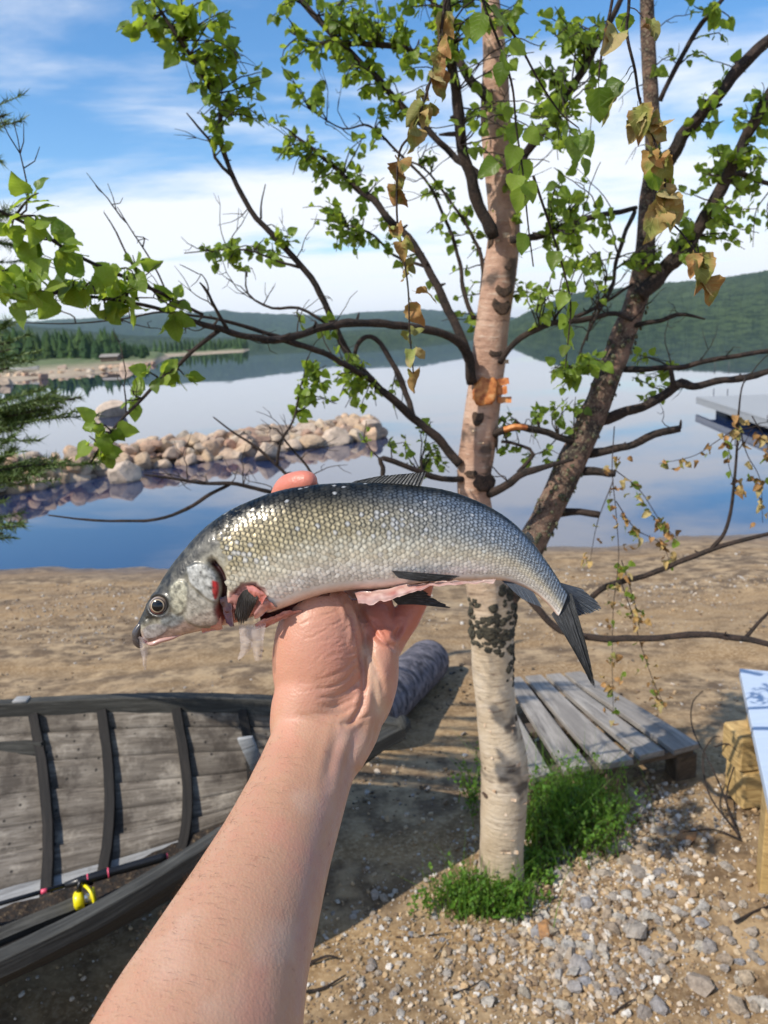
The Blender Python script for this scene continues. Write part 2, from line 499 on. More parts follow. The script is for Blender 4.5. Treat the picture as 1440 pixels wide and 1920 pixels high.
def mat_shore():
    m = Mat('grassy_shore'); w = m.coord('World'); n = m.noise(w, 0.35, 5, 0.65)
    sep = m.node('ShaderNodeSeparateXYZ', {'Vector': w})
    g = m.ramp(n, [(0.35, (0.055, 0.085, 0.025)), (0.6, (0.13, 0.16, 0.05))])
    s = m.ramp(n, [(0.3, (0.24, 0.17, 0.10)), (0.65, (0.45, 0.36, 0.25))])
    m.p(Base_Color=m.mix(m.range(sep.outputs['Z'], WATER + 0.35, WATER + 0.75), s, g), Roughness=1.0); m.bump(n, 0.6, 0.3)
    return m.m
M_shore = mat_shore()
o = MB().add(V, grid_faces(nu, nv)).build('shore', M_shore); tag(o, 'grassy point on the left shore of the lake', None, None, 'structure')
# farther sandy tongue
sp2 = np.array([PZ(x, y, WATER) for x, y in [(200, 676), (300, 668.5), (380, 663.5), (440, 660), (465, 658.2)]])[:, :2]
bk2 = np.array([PZ(x, y, WATER) for x, y in [(180, 669), (300, 664), (380, 660), (430, 657.3), (470, 655.6)]])[:, :2]
a2 = catmull(sp2, 40); b2 = catmull(bk2, 40)
G2 = a2[:, None, :] * (1 - tt[None, :, None]) + b2[:, None, :] * tt[None, :, None]
z2 = WATER + np.where(tt < 0.02, -0.6, 0.15 + 1.1 * np.clip(tt, 0, 1) ** 0.7)[None, :] * np.ones((40, 1)); z2[-4:] -= np.linspace(0, 1.4, 4)[:, None]
V2 = np.concatenate([G2, z2[:, :, None]], -1).reshape(-1, 3); V2[:, 2] += fbm(V2, 0.2, 3, 8) * 0.2
o = MB().add(V2, grid_faces(40, nv)).build('shore', M_shore); tag(o, 'far sandy tongue of shore with a row of trees', None, None, 'structure')

# ---- far-off woods: one mass each
def conifer(mb, p, h, w, col, broad=False):
    n = 6; tiers = 5
    ph = rng.uniform(0, 6.28); Vs, Fs = [], []
    for t in range(tiers):
        f0 = t / tiers; zb = h * (0.08 + 0.84 * f0); zt = h * min(1.0, 0.08 + 0.84 * f0 + (0.40 if t < tiers - 1 else 0.16))
        r = w * (1 - f0) ** (0.5 if broad else 0.85) * rng.uniform(0.8, 1.15)
        k = len(Vs)
        for q in range(n):
            a = ph + 6.2832 * q / n + t * 0.5; rr = r * rng.uniform(0.65, 1.2)
            Vs.append((p[0] + math.cos(a) * rr, p[1] + math.sin(a) * rr, p[2] + zb - rng.uniform(0, 0.06) * h))
        Vs.append((p[0] + rng.normal(0, 0.04) * w, p[1], p[2] + zt))
        Fs += [[k + q, k + (q + 1) % n, k + n] for q in range(n)]
    mb.add(Vs, Fs, None, np.asarray(col) * rng.uniform(0.7, 1.3))
def mat_wood():
    m = Mat('far_foliage'); n = m.noise(m.coord('World'), 1.2, 4, 0.7)
    c = m.mix(m.range(n, 0.35, 0.65, 0.0, 0.6), m.attr(), (0.02, 0.045, 0.014))
    m.p(Base_Color=c, Roughness=0.95, Specular_IOR_Level=0.15); m.bump(n, 0.8, 0.4); return m.m
M_wood = mat_wood()
mb = MB()
for k in range(620):
    i = rng.integers(0, 72); f = rng.uniform(0.55, 1.7)
    p = a[i] * (1 - f) + b[i] * f
    x_fr = i / nu
    h = rng.uniform(4.5, 7.4) * (1.0 if f < 1.0 else 1.2) * np.clip(1.5 - x_fr * 0.55, 0.6, 1.4)
    green = (0.075, 0.125, 0.035) if rng.random() < 0.45 else (0.05, 0.095, 0.03)
    conifer(mb, (p[0], p[1], WATER + 0.9), h, h * rng.uniform(0.17, 0.28), green, rng.random() < 0.4)
for k in range(150):
    i = rng.integers(60, 80); f = rng.uniform(0.3, 1.5); p = a[i] * (1 - f) + b[i] * f
    conifer(mb, (p[0], p[1], WATER + 0.6), rng.uniform(3.0, 5.4) * (1.0 - (i - 60) * 0.02), rng.uniform(0.9, 1.5), (0.035, 0.07, 0.025), True)
o = mb.build('wood', M_wood, None, False); tag(o, 'dense green wood on the left shore point', 'wood', None, 'stuff')
mb = MB()
for k in range(260):
    i = rng.integers(4, 38); f = rng.uniform(0.35, 2.6); p = a2[i] * (1 - f) + b2[i] * f
    h = rng.uniform(3.0, 6.5)
    conifer(mb, (p[0], p[1], WATER + 0.6), h, h * 0.25, (0.06, 0.105, 0.035), rng.random() < 0.5)
o = mb.build('wood', M_wood, None, False); tag(o, 'far thin wood along the sandy tongue of shore', 'wood', None, 'stuff')

# ---- stones
def rock_mesh(name, mat, seed, sub=3, flat=0.72, ang=0.30, cuts=11):
    import bmesh
    bm = bmesh.new(); bmesh.ops.create_icosphere(bm, subdivisions=sub, radius=1.0)
    V = np.array([v.co[:] for v in bm.verts]); r = np.random.default_rng(seed)
    sc = np.array([1.0, r.uniform(0.65, 0.95), r.uniform(flat - 0.12, flat + 0.12)])
    for _ in range(cuts):                                   # flatten facets
        n = r.normal(size=3); n /= np.linalg.norm(n); d = r.uniform(0.40, 0.76)
        s = V @ n; V = V - np.maximum(s - d, 0)[:, None] * n * 0.92
    V = V * (1 + ang * 0.4 * fbm(V + seed, 1.3, 3, seed)[:, None]) * sc
    V /= np.abs(V).max()
    F = np.array([[v.index for v in f.verts] for f in bm.faces]); bm.free()
    return MB().add(V, F).mesh(name, mat, False)
def mat_rock(name, cols, scale=3.0, wetz=None):
    m = Mat(name); o = m.coord('Object'); n = m.noise(o, scale, 6, 0.65); f = m.noise(o, scale * 6, 4, 0.7)
    rnd = m.objrand()
    base = m.ramp(rnd, [(i / (len(cols) - 1), c) for i, c in enumerate(cols)])
    c = m.mix(m.range(n, 0.40, 0.66, 0.0, 0.55), base, (0.10, 0.075, 0.06))
    c = m.mix(m.range(f, 0.52, 0.72, 0.0, 0.4), c, (0.70, 0.60, 0.48))
    if wetz is not None:
        sep = m.node('ShaderNodeSeparateXYZ', {'Vector': m.coord('World')})
        c = m.mix(m.range(sep.outputs['Z'], wetz, wetz + 0.07, 0.45, 0.0), c, (0.12, 0.085, 0.055))
    m.p(Base_Color=c, Roughness=0.85); m.bump(m.math('ADD', n, m.math('MULTIPLY', f, 0.4)), 0.6, 0.08)
    return m.m
M_rock = mat_rock('jetty_granite', [(0.50, 0.35, 0.21), (0.62, 0.44, 0.28), (0.52, 0.30, 0.19), (0.54, 0.46, 0.35), (0.42, 0.23, 0.15), (0.64, 0.50, 0.35), (0.30, 0.22, 0.16)], 2.2, WATER)
rock_meshes = [rock_mesh('rock', M_rock, 40 + k) for k in range(12)]
base = np.array([PZ(x, y, WATER) for x, y in [(-260, 985), (-120, 950), (0, 925), (120, 900), (250, 876), (380, 858), (480, 845), (580, 832), (660, 822), (712, 815)]])
wl_pts = catmull(base, 120)
jet = thing('stone_jetty', (*wl_pts[60][:2], WATER), 'long jetty of heaped reddish boulders reaching out into the lake', 'jetty')
# earth core so that no gaps show
core = []
for i, p in enumerate(wl_pts):
    t = i / 119; hgt = 0.46 - 0.10 * t if t < 0.93 else 0.36 * (1 - t) / 0.07
    core.append([(p[0] + dx, p[1] + dy, WATER + dz) for dx, dy, dz in ((0, -0.75, -0.3), (0, -0.3, hgt * 0.4), (0, 0.15, hgt * 0.7), (0, 0.6, hgt * 0.3), (0, 1.0, -0.3))])
core = np.array(core)
mc = Mat('jetty_core'); mc.p(Base_Color=(0.12, 0.085, 0.055), Roughness=1.0)
MB().add(core.reshape(-1, 3), grid_faces(120, 5)).build('rubble_core', mc.m, jet)
def put_rock(parent, pos, s, name='rock', meshes=rock_meshes, squash=1.0):
    e = Euler((rng.normal(0, 0.3), rng.normal(0, 0.3), rng.uniform(0, 6.28)))
    M = Matrix.Translation([float(v) for v in pos]) @ e.to_matrix().to_4x4() @ Matrix.Diagonal((s, s * rng.uniform(0.8, 1.15), s * squash, 1))
    return put(name, meshes[rng.integers(len(meshes))], M, parent)
nrk = 0
for row, (dy, zf, smin, smax, n) in enumerate([(-0.62, 0.00, 0.11, 0.36, 70), (-0.32, 0.42, 0.10, 0.31, 66), (0.0, 0.74, 0.10, 0.31, 62), (0.3, 0.9, 0.11, 0.28, 54), (0.75, 0.35, 0.16, 0.27, 36)]):
    for k in range(n):
        t = (k + rng.uniform(-0.3, 0.3)) / n; i = int(np.clip(t * 119, 0, 119)); p = wl_pts[i]
        hgt = 0.50 - 0.12 * t if t < 0.95 else 0.30
        s = rng.uniform(smin, smax) * (1.15 if t > 0.6 else 1.0)
        put_rock(jet, (p[0] + rng.normal(0, 0.06), p[1] + dy + rng.normal(0, 0.08), WATER + zf * hgt + 0.02), s); nrk += 1
M_pale = mat_rock('pale_granite', [(0.55, 0.42, 0.31), (0.62, 0.49, 0.37)], 2.2, WATER)
pale_meshes = [rock_mesh('rock', M_pale, 90 + k) for k in range(4)]
for x, y, s in [(690, 808, 0.42), (628, 818, 0.42), (560, 822, 0.36), (232, 884, 0.36), (500, 846, 0.32), (330, 850, 0.30)]:
    p = PZ(x, y, WATER + 0.18); o = put_rock(jet, p, s, 'rock', pale_meshes)
# boulder standing alone in the water, and the stones along the left point
p = PZ(203, 782, WATER + 0.0)
o = put('boulder', rock_mesh('boulder', M_pale, 71, 3, 0.95), Matrix.Translation([float(v) for v in p]) @ Euler((0.1, 0.1, 0.6)).to_matrix().to_4x4() @ Matrix.Diagonal((0.66, 0.62, 0.9, 1)))
tag(o, 'single pale boulder standing alone in the lake behind the pine twigs', 'boulder')
sr = thing('shore_stones', (*sp[4], WATER), 'row of pale stones along the edge of the left shore point', 'stones')
for k in range(70):
    t = rng.uniform(0.30, 0.93); i = int(t * (nu - 1)); p = a[i] * (1 - 0.03) + b[i] * 0.03
    put_rock(sr, (p[0] + rng.normal(0, 0.7), p[1] + rng.normal(0, 0.9), WATER + rng.uniform(0.0, 0.35)), rng.uniform(0.25, 0.75))
for x, y, s in [(238, 690, 1.3), (118, 694, 1.1), (40, 703, 0.8), (80, 706, 0.7), (12, 716, 0.8)]:
    put_rock(sr, PZ(x, y, WATER + 0.3), s)

# ---- the air over the lake
hz_ = Mat('air'); hz_.nt.nodes.remove(hz_.b)
vol = hz_.node('ShaderNodeVolumePrincipled', {'Color': (0.62, 0.78, 1.0), 'Density': 0.00011, 'Anisotropy': 0.1})
hz_.link(vol.outputs[0], hz_.out.inputs['Volume'])
hv = MB(); hc = np.array([[x, y, z] for x in (-6200., 6200.) for y in (-450., 7050.) for z in (-7., 175.)])
hv.add(hc, [[0, 1, 3, 2], [4, 6, 7, 5], [0, 4, 5, 1], [2, 3, 7, 6], [0, 2, 6, 4], [1, 5, 7, 3]])
haze = hv.build('haze', hz_.m, None, False); tag(haze, 'thin bluish summer haze over the lake', None, None, 'stuff')
# ================================================================== birch tree
def mat_bark():
    """birch bark: cream and papery low on the stem, pinkish brown higher up, with dark lenticels and scars"""
    m = Mat('birch_bark'); w = m.coord('World'); uv = m.coord('UV', (3.0, 40.0, 1)); uv2 = m.coord('UV', (2.0, 5.0, 1))
    sep = m.node('ShaderNodeSeparateXYZ', {'Vector': w})
    lent = m.noise(uv, 1.6, 4, 0.6); blot = m.noise(uv2, 1.5, 5, 0.6); fine = m.noise(w, 120, 4, 0.7)
    low = m.ramp(blot, [(0.3, (0.36, 0.275, 0.18)), (0.5, (0.50, 0.40, 0.28)), (0.75, (0.60, 0.52, 0.41))])
    high = m.ramp(blot, [(0.28, (0.24, 0.125, 0.078)), (0.48, (0.42, 0.255, 0.175)), (0.75, (0.58, 0.42, 0.32))])
    c = m.mix(m.range(m.math('ADD', sep.outputs['Z'], m.math('MULTIPLY', blot, 0.25)), 0.95, 1.25), low, high)
    c = m.mix(m.range(lent, 0.57, 0.70, 0.0, 0.85), c, (0.11, 0.065, 0.04))
    c = m.mix(m.range(lent, 0.42, 0.30, 0.0, 0.5), c, (0.66, 0.56, 0.45))
    scar = m.noise(m.coord('UV', (2.2, 7.0, 1), (3, 1, 0)), 1.3, 3, 0.5)
    c = m.mix(m.range(scar, 0.60, 0.67, 0.0, 0.85), c, (0.05, 0.036, 0.028))
    m.p(Base_Color=c, Roughness=0.7); m.bump(m.math('ADD', m.math('MULTIPLY', lent, -0.8), m.math('MULTIPLY', fine, 0.5)), 0.9, 0.006)
    return m.m
def mat_bark_dark(name, c0, c1, c2, s=14):
    m = Mat(name); w = m.coord('World'); n = m.noise(w, s, 5, 0.65); f = m.noise(w, s * 8, 4, 0.7)
    c = m.mix(m.range(n, 0.40, 0.58), c0, c1); c = m.mix(m.range(f, 0.54, 0.66, 0, 0.8), c, c2)
    m.p(Base_Color=c, Roughness=0.85); m.bump(m.math('ADD', n, f), 0.8, 0.006); return m.m
M_bark = mat_bark()
M_limb = mat_bark_dark('mossy_bark', (0.035, 0.023, 0.018), (0.20, 0.12, 0.085), (0.27, 0.26, 0.17), 22)
M_branch = mat_bark_dark('dark_branch_bark', (0.012, 0.008, 0.006), (0.040, 0.024, 0.017), (0.10, 0.07, 0.052), 34)
M_knot = mat_bark_dark('knot_bark', (0.022, 0.014, 0.010), (0.095, 0.055, 0.034), (0.22, 0.15, 0.10), 60)
M_lichen = mat_bark_dark('black_lichen', (0.012, 0.010, 0.007), (0.075, 0.062, 0.038), (0.24, 0.25, 0.17), 90)
mp = Mat('peeled_bark'); n_ = mp.noise(mp.coord('World'), 60, 4, 0.6)
mp.p(Base_Color=mp.ramp(n_, [(0.35, (0.30, 0.075, 0.018)), (0.55, (0.54, 0.20, 0.05)), (0.75, (0.66, 0.36, 0.15))]), Roughness=0.6); mp.bump(n_, 0.4, 0.003)
M_peel = mp.m

tree_base = PG(938, 1665); TY = tree_base[1]
birch = thing('birch_tree', tree_base, 'birch tree with pale trunk, forked stem and green leaves behind the fish', 'tree')
nodes_p, nodes_r = [], []                         # where twigs may start
def px_w(w, pos):                                 # photo width -> radius at that place
    return 0.5 * w / FPX * float((pos - CP) @ FWD)
def branch_curve(pts, n=None, wob=0.0):
    """pts: rows (x, y, width px, Y)"""
    W = np.array([PY(x, y, Y) for x, y, w, Y in pts]); R = np.array([px_w(w, q) for (x, y, w, Y), q in zip(pts, W)])
    L = np.linalg.norm(np.diff(W, axis=0), axis=1).sum()
    n = n or max(6, int(L / 0.02))
    C = catmull(np.hstack([W, R[:, None]]), n); Cc, Rr = C[:, :3], np.maximum(C[:, 3], 0.0006)
    if wob: Cc = Cc + np.stack([vnoise(Cc + 7 * k, 22, k) for k in range(3)], 1) * wob * Rr[:, None]
    return Cc, Rr
def add_nodes(C, R, start=0.15):
    k = int(len(C) * start)
    for c, r in zip(C[k::2], R[k::2]): nodes_p.append(c); nodes_r.append(r)

trunk_pts = [(942, 1690, 112), (940, 1650, 100), (940, 1600, 90), (944, 1520, 92), (946, 1430, 95), (934, 1360, 84), (926, 1290, 78), (922, 1200, 84), (922, 1130, 92), (905, 1040, 78),
             (893, 970, 66), (888, 910, 62), (894, 850, 68), (904, 770, 66), (913, 700, 64), (925, 600, 62), (939, 500, 62), (945, 420, 58), (938, 330, 56), (929, 220, 55), (928, 110, 45),
             (919, 0, 34), (912, -120, 26), (900, -300, 18), (905, -480, 8)]
C, R = branch_curve([(x, y, w, TY + 0.02 + (1690 - y) * 0.00005) for x, y, w in trunk_pts], 170)
trunk_C, trunk_R = C, R
R = R * np.interp(to_px(C)[:, 1], [900, 1250], [1.0, 0.93]); trunk_R = R
mb = MB(); tube(mb, C, R, 36, 0.09, seed=3); trunk = mb.build('trunk', M_bark, birch)
add_nodes(C, R, 0.62)

LY = TY + 0.05
limb_pts = [(930, 1165, 60), (950, 1105, 70), (985, 1040, 64), (1015, 985, 60), (1045, 925, 60), (1075, 860, 58), (1105, 795, 56), (1135, 720, 54), (1165, 640, 54), (1192, 565, 50), (1208, 490, 42),
            (1213, 400, 36), (1224, 300, 32), (1221, 180, 31), (1215, 80, 29), (1213, 0, 27), (1208, -150, 20), (1215, -320, 9)]
C, R = branch_curve([(x, y, w, LY + (1165 - y) * 0.00012) for x, y, w in limb_pts], 140)
mb = MB(); tube(mb, C, R * 0.90, 28, 0.20, seed=8); limb = mb.build('stem', M_limb, birch); tag(limb, 'mossy leaning second stem of the birch')
add_nodes(C, R, 0.5)

T0, L0 = TY + 0.03, LY + 0.05
BR = [
 # to the left
 [(885, 715, 20, T0), (872, 660, 18, T0 - .03), (835, 628, 16, T0 - .08), (760, 612, 15, T0 - .14), (690, 605, 15, T0 - .2), (620, 610, 15, T0 - .26), (570, 626, 14, T0 - .32), (520, 637, 14, T0 - .38),
  (470, 632, 12, T0 - .43), (420, 622, 12, T0 - .48), (360, 600, 9, T0 - .55), (290, 578, 7, T0 - .62), (200, 560, 6, T0 - .7), (100, 550, 5, T0 - .78), (-20, 530, 4, T0 - .85), (-140, 500, 2, T0 - .9)],
 [(535, 636, 9, T0 - .36), (480, 618, 8, T0 - .40), (430, 604, 7, T0 - .44), (370, 592, 5, T0 - .48), (300, 585, 4, T0 - .52), (230, 598, 3, T0 - .55), (130, 607, 2.5, T0 - .6), (40, 605, 2, T0 - .62)],
 [(862, 872, 18, T0), (825, 825, 16, T0), (775, 782, 15, T0 - .02), (695, 710, 14, T0 - .05), (650, 655, 14, T0 - .06), (622, 600, 13, T0 - .07), (590, 530, 12, T0 - .08), (530, 462, 11, T0 - .1), (470, 392, 10, T0 - .12),
  (436, 325, 9, T0 - .14), (412, 262, 9, T0 - .15), (412, 205, 9, T0 - .16), (395, 165, 9, T0 - .17), (358, 105, 8, T0 - .18), (320, 50, 7, T0 - .19), (285, -10, 6, T0 - .2), (240, -90, 4, T0 - .2)],
 [(535, 638, 12, T0 - .36), (600, 657, 11, T0 - .3), (650, 685, 11, T0 - .2), (697, 712, 12, T0 - .06)],
 [(440, 332, 7, T0 - .14), (405, 300, 6, T0 - .16), (395, 268, 5, T0 - .17), (370, 236, 4, T0 - .18), (350, 212, 2, T0 - .2)],
 [(778, 790, 12, T0 - .02), (762, 742, 11, T0), (742, 690, 10, T0 + .02), (712, 643, 10, T0 + .03), (690, 630, 9, T0 + .03), (672, 645, 8, T0 + .02), (664, 672, 6, T0 + .02)],
 [(882, 680, 18, T0), (850, 602, 17, T0 + .02), (818, 530, 15, T0 + .04), (780, 470, 14, T0 + .06), (728, 408, 13, T0 + .08), (680, 360, 12, T0 + .1), (630, 318, 9, T0 + .11), (590, 282, 7, T0 + .12), (548, 250, 4, T0 + .14)],
 [(925, 445, 24, T0), (898, 372, 22, T0 - .03), (874, 300, 21, T0 - .05), (860, 220, 20, T0 - .07), (850, 150, 19, T0 - .08), (843, 80, 17, T0 - .1), (838, 0, 15, T0 - .12), (830, -120, 10, T0 - .15), (815, -240, 5, T0 - .2)],
 [(912, 185, 20, T0), (880, 150, 17, T0 + .03), (858, 105, 15, T0 + .05), (835, 45, 13, T0 + .07), (800, -20, 9, T0 + .1), (770, -100, 5, T0 + .1)],
 [(905, 330, 12, T0 + .02), (850, 290, 12, T0 + .06), (780, 225, 12, T0 + .08), (720, 162, 12, T0 + .1), (640, 82, 12, T0 + .12), (580, 20, 11, T0 + .13), (530, -40, 8, T0 + .14), (480, -120, 4, T0 + .15)],
 [(845, 125, 9, T0 + .05), (800, 108, 10, T0 + .06), (760, 92, 10, T0 + .07), (700, 84, 10, T0 + .09), (640, 82, 9, T0 + .12), (590, 80, 6, T0 + .15), (545, 60, 4, T0 + .16)],
 # to the right of the trunk
 [(938, 680, 12, T0), (955, 655, 11, T0 - .02), (985, 628, 11, T0 - .03), (1040, 606, 11, T0 - .02), (1095, 598, 11, T0), (1150, 588, 8, T0 + .03), (1185, 600, 6, T0 + .06)],
 [(1180, 612, 10, L0), (1240, 600, 9, L0 - .03), (1265, 590, 8, L0 - .04), (1300, 592, 6, L0 - .05), (1322, 598, 3, L0 - .05)],
 [(1050, 605, 8, T0), (1110, 580, 7, T0 + .02), (1150, 555, 6, T0 + .05), (1185, 535, 5, T0 + .07)],
 [(925, 812, 15, T0), (960, 800, 14, T0 - .02), (990, 803, 14, T0), (1040, 818, 13, T0 + .03), (1090, 832, 12, T0 + .05)],
 [(918, 925, 17, T0), (945, 910, 16, T0 - .03), (975, 888, 15, T0 - .05), (1010, 878, 12, T0 - .05), (1045, 868, 9, T0 - .05), (1075, 862, 5, T0 - .05)],
 [(970, 885, 8, T0 - .04), (1000, 850, 7, T0 - .03), (960, 830, 6, T0), (940, 828, 6, T0)],
 [(960, 450, 13, T0), (1010, 445, 13, T0 + .02), (1060, 428, 13, T0 + .04), (1110, 407, 11, T0 + .06), (1160, 398, 9, T0 + .08), (1195, 388, 8, T0 + .1)],
 [(955, 345, 15, T0), (990, 285, 15, T0 - .02), (1035, 225, 14, T0 - .03), (1075, 165, 14, T0 - .04), (1112, 95, 13, T0 - .05), (1150, 30, 11, T0 - .06), (1190, -60, 8, T0 - .08), (1230, -160, 4, T0 - .1)],
 # right stem
 [(1195, 560, 30, L0), (1240, 510, 28, L0), (1280, 470, 26, L0 - .02), (1330, 390, 23, L0 - .05), (1375, 305, 21, L0 - .08), (1410, 240, 20, L0 - .1), (1450, 165, 19, L0 - .13), (1510, 60, 15, L0 - .15), (1560, -80, 9, L0 - .2)],
 [(1225, 335, 26, L0), (1262, 285, 25, L0), (1300, 235, 24, L0 - .02), (1340, 185, 22, L0 - .04), (1390, 120, 22, L0 - .05), (1450, 65, 20, L0 - .06), (1540, 0, 14, L0 - .1), (1620, -70, 7, L0 - .1)],
 [(1238, 190, 9, L0), (1268, 125, 9, L0 - .02), (1310, 52, 9, L0 - .03), (1350, 5, 8, L0 - .04), (1400, -60, 5, L0 - .05)],
 [(1365, 325, 7, L0 - .06), (1390, 325, 10, L0 - .02), (1415, 335, 9, L0), (1460, 350, 8, L0 + .02), (1530, 360, 4, L0 + .05)],
 [(1130, 785, 22, L0), (1180, 770, 18, L0 - .02), (1240, 745, 17, L0 - .05), (1272, 722, 18, L0 - .06), (1300, 725, 14, L0 - .07), (1350, 715, 13, L0 - .08), (1400, 705, 12, L0 - .09), (1460, 690, 11, L0 - .1), (1560, 655, 6, L0 - .15)],
 [(1262, 728, 11, L0 - .06), (1258, 700, 8, L0 - .06), (1256, 688, 6, L0 - .06)],
 [(1170, 692, 12, L0), (1230, 692, 10, L0 - .03), (1290, 686, 10, L0 - .05), (1350, 672, 9, L0 - .08), (1450, 655, 8, L0 - .1), (1560, 640, 4, L0 - .15)],
 [(1100, 850, 18, L0), (1150, 842, 15, L0 - .03), (1190, 832, 14, L0 - .05), (1225, 815, 14, L0 - .06), (1278, 804, 13, L0 - .07)],
 [(1080, 888, 18, L0), (1120, 884, 15, L0 - .04), (1150, 885, 13, L0 - .07)],
 [(1045, 965, 20, L0), (1080, 960, 13, L0 - .04), (1122, 965, 14, L0 - .07)],
 [(945, 1080, 17, T0 + .02), (985, 1115, 14, T0 - .02), (1030, 1165, 13, T0 - .05), (1065, 1188, 13, T0 - .07), (1120, 1197, 13, T0 - .09), (1200, 1198, 12, T0 - .12), (1300, 1190, 12, T0 - .15), (1380, 1197, 12, T0 - .17), (1460, 1212, 10, T0 - .2), (1560, 1240, 5, T0 - .25)],
 [(1395, 1200, 7, T0 - .17), (1420, 1170, 6, T0 - .18), (1450, 1140, 5, T0 - .2), (1500, 1090, 2, T0 - .2)],
 [(1085, 1150, 9, T0 - .06), (1110, 1120, 11, T0 - .07), (1150, 1095, 11, T0 - .08), (1220, 1076, 10, T0 - .1), (1290, 1046, 10, T0 - .12), (1350, 1026, 9, T0 - .15), (1450, 998, 7, T0 - .2), (1550, 960, 3, T0 - .25)],
 [(1330, 1034, 8, T0 - .14), (1358, 1000, 7, T0 - .15), (1372, 950, 6, T0 - .16), (1378, 880, 5, T0 - .17), (1384, 800, 4, T0 - .17), (1388, 740, 3, T0 - .17), (1398, 705, 3, L0 - .09)],
 [(1192, 395, 8, T0 + .1), (1172, 440, 8, T0 + .02), (1155, 490, 7, T0), (1148, 540, 6, T0 - .02), (1120, 590, 6, T0 - .03), (1095, 640, 4, T0 - .03), (1082, 690, 3, T0 - .03)],
 [(1150, 530, 5, T0), (1130, 560, 4, T0), (1108, 600, 4, T0), (1100, 640, 3, T0)],
 # dead lower twigs on the left, coming from behind the fish
 [(868, 900, 12, T0), (800, 890, 11, T0 - .05), (720, 858, 10, T0 - .1), (718, 880, 9, T0 - .1), (716, 900, 6, T0 - .1)],
 [(870, 960, 12, T0), (760, 960, 10, T0 - .06), (640, 950, 9, T0 - .1), (520, 926, 8, T0 - .15), (440, 907, 7, T0 - .18), (380, 905, 6, T0 - .2), (320, 897, 5, T0 - .22), (270, 890, 3, T0 - .24)],
 [(432, 908, 6, T0 - .18), (390, 928, 7, T0 - .19), (350, 955, 7, T0 - .2), (300, 972, 6, T0 - .22), (230, 977, 5, T0 - .24), (150, 974, 4, T0 - .26), (90, 966, 2.5, T0 - .28)],
 [(560, 935, 7, T0 - .12), (545, 900, 7, T0 - .12), (520, 872, 6, T0 - .12), (480, 838, 5, T0 - .12), (440, 812, 4, T0 - .12), (400, 782, 2.5, T0 - .12)],
 [(520, 872, 6, T0 - .12), (526, 830, 5, T0 - .12), (550, 790, 4, T0 - .12), (560, 740, 4, T0 - .12), (575, 690, 3, T0 - .12)],
 [(605, 930, 6, T0 - .1), (580, 880, 5, T0 - .1), (550, 845, 4, T0 - .1), (530, 820, 3, T0 - .1)],
 # hanging end on the left
 [(408, 622, 9, T0 - .49), (370, 650, 8, T0 - .52), (330, 688, 8, T0 - .55), (295, 715, 7, T0 - .57), (255, 758, 6, T0 - .6), (220, 795, 5, T0 - .62), (190, 835, 4, T0 - .64), (170, 868, 3, T0 - .66)],
 [(425, 618, 7, T0 - .48), (402, 575, 6, T0 - .5), (388, 545, 5, T0 - .52), (375, 530, 3, T0 - .54)],
 # upper left spray
 [(380, 590, 6, T0 - .54), (290, 545, 7, T0 - .64), (200, 505, 7, T0 - .72), (130, 470, 6, T0 - .78), (60, 425, 6, T0 - .84), (-10, 390, 5, T0 - .88), (-90, 340, 3, T0 - .9)],
 [(300, 560, 5, T0 - .62), (250, 500, 4, T0 - .62), (215, 430, 3, T0 - .6), (195, 398, 2, T0 - .6)],
 [(320, 568, 4, T0 - .6), (290, 500, 3, T0 - .6), (245, 430, 2.5, T0 - .6), (220, 388, 1.6, T0 - .6)],
 [(610, 605, 6, T0 - .1), (560, 578, 5, T0 - .1), (510, 578, 5, T0 - .1), (465, 550, 3.5, T0 - .1), (460, 500, 2.5, T0 - .1)],
 [(560, 500, 6, T0 - .09), (520, 490, 4, T0 - .09), (470, 470, 3, T0 - .1), (400, 470, 2.5, T0 - .1), (345, 475, 2, T0 - .1)],
 [(490, 410, 4, T0 - .1), (490, 380, 3, T0 - .1), (498, 345, 2, T0 - .1)],
 # slim inner branches left of the trunk
 [(890, 600, 9, T0 + .05), (868, 540, 8, T0 + .08), (860, 480, 7, T0 + .1), (830, 400, 6, T0 + .12), (800, 340, 5, T0 + .13), (740, 280, 5, T0 + .14), (690, 235, 4, T0 + .15), (640, 240, 3, T0 + .15), (565, 195, 2, T0 + .15)],
 [(905, 560, 10, T0 + .05), (905, 500, 8, T0 + .08), (880, 430, 6, T0 + .1), (800, 320, 4, T0 + .13), (750, 300, 3, T0 + .14)],
 [(800, 500, 6, T0 + .06), (740, 480, 5, T0 + .08), (700, 440, 4, T0 + .1), (650, 420, 3, T0 + .1)],
]
for k, pts in enumerate(BR):
    C, R = branch_curve(pts, wob=0.55)
    # swellings at the nodes
    R = R * (1 + 0.16 * np.clip(vnoise(C, 45, k), 0, 1) + 0.06 * vnoise(C, 160, k))
    mb = MB(); tube(mb, C, R, 9, 0.10, seed=k)
    # short spurs and buds
    for q in range(int(len(C) * 0.16)):
        i = rng.integers(len(C) // 5, len(C)); d = rng.normal(size=3); d[2] = abs(d[2]) * 0.6; d /= np.linalg.norm(d)
        ln = rng.uniform(1.2, 3.5) * R[i] + 0.003
        tube(mb, np.array([C[i], C[i] + d * ln * 0.6, C[i] + d * ln + rng.normal(0, 0.001, 3)]), [R[i] * 0.5, R[i] * 0.4, R[i] * 0.2], 5)
    mb.build('branch', M_branch, birch)
    add_nodes(C, R, 0.3)

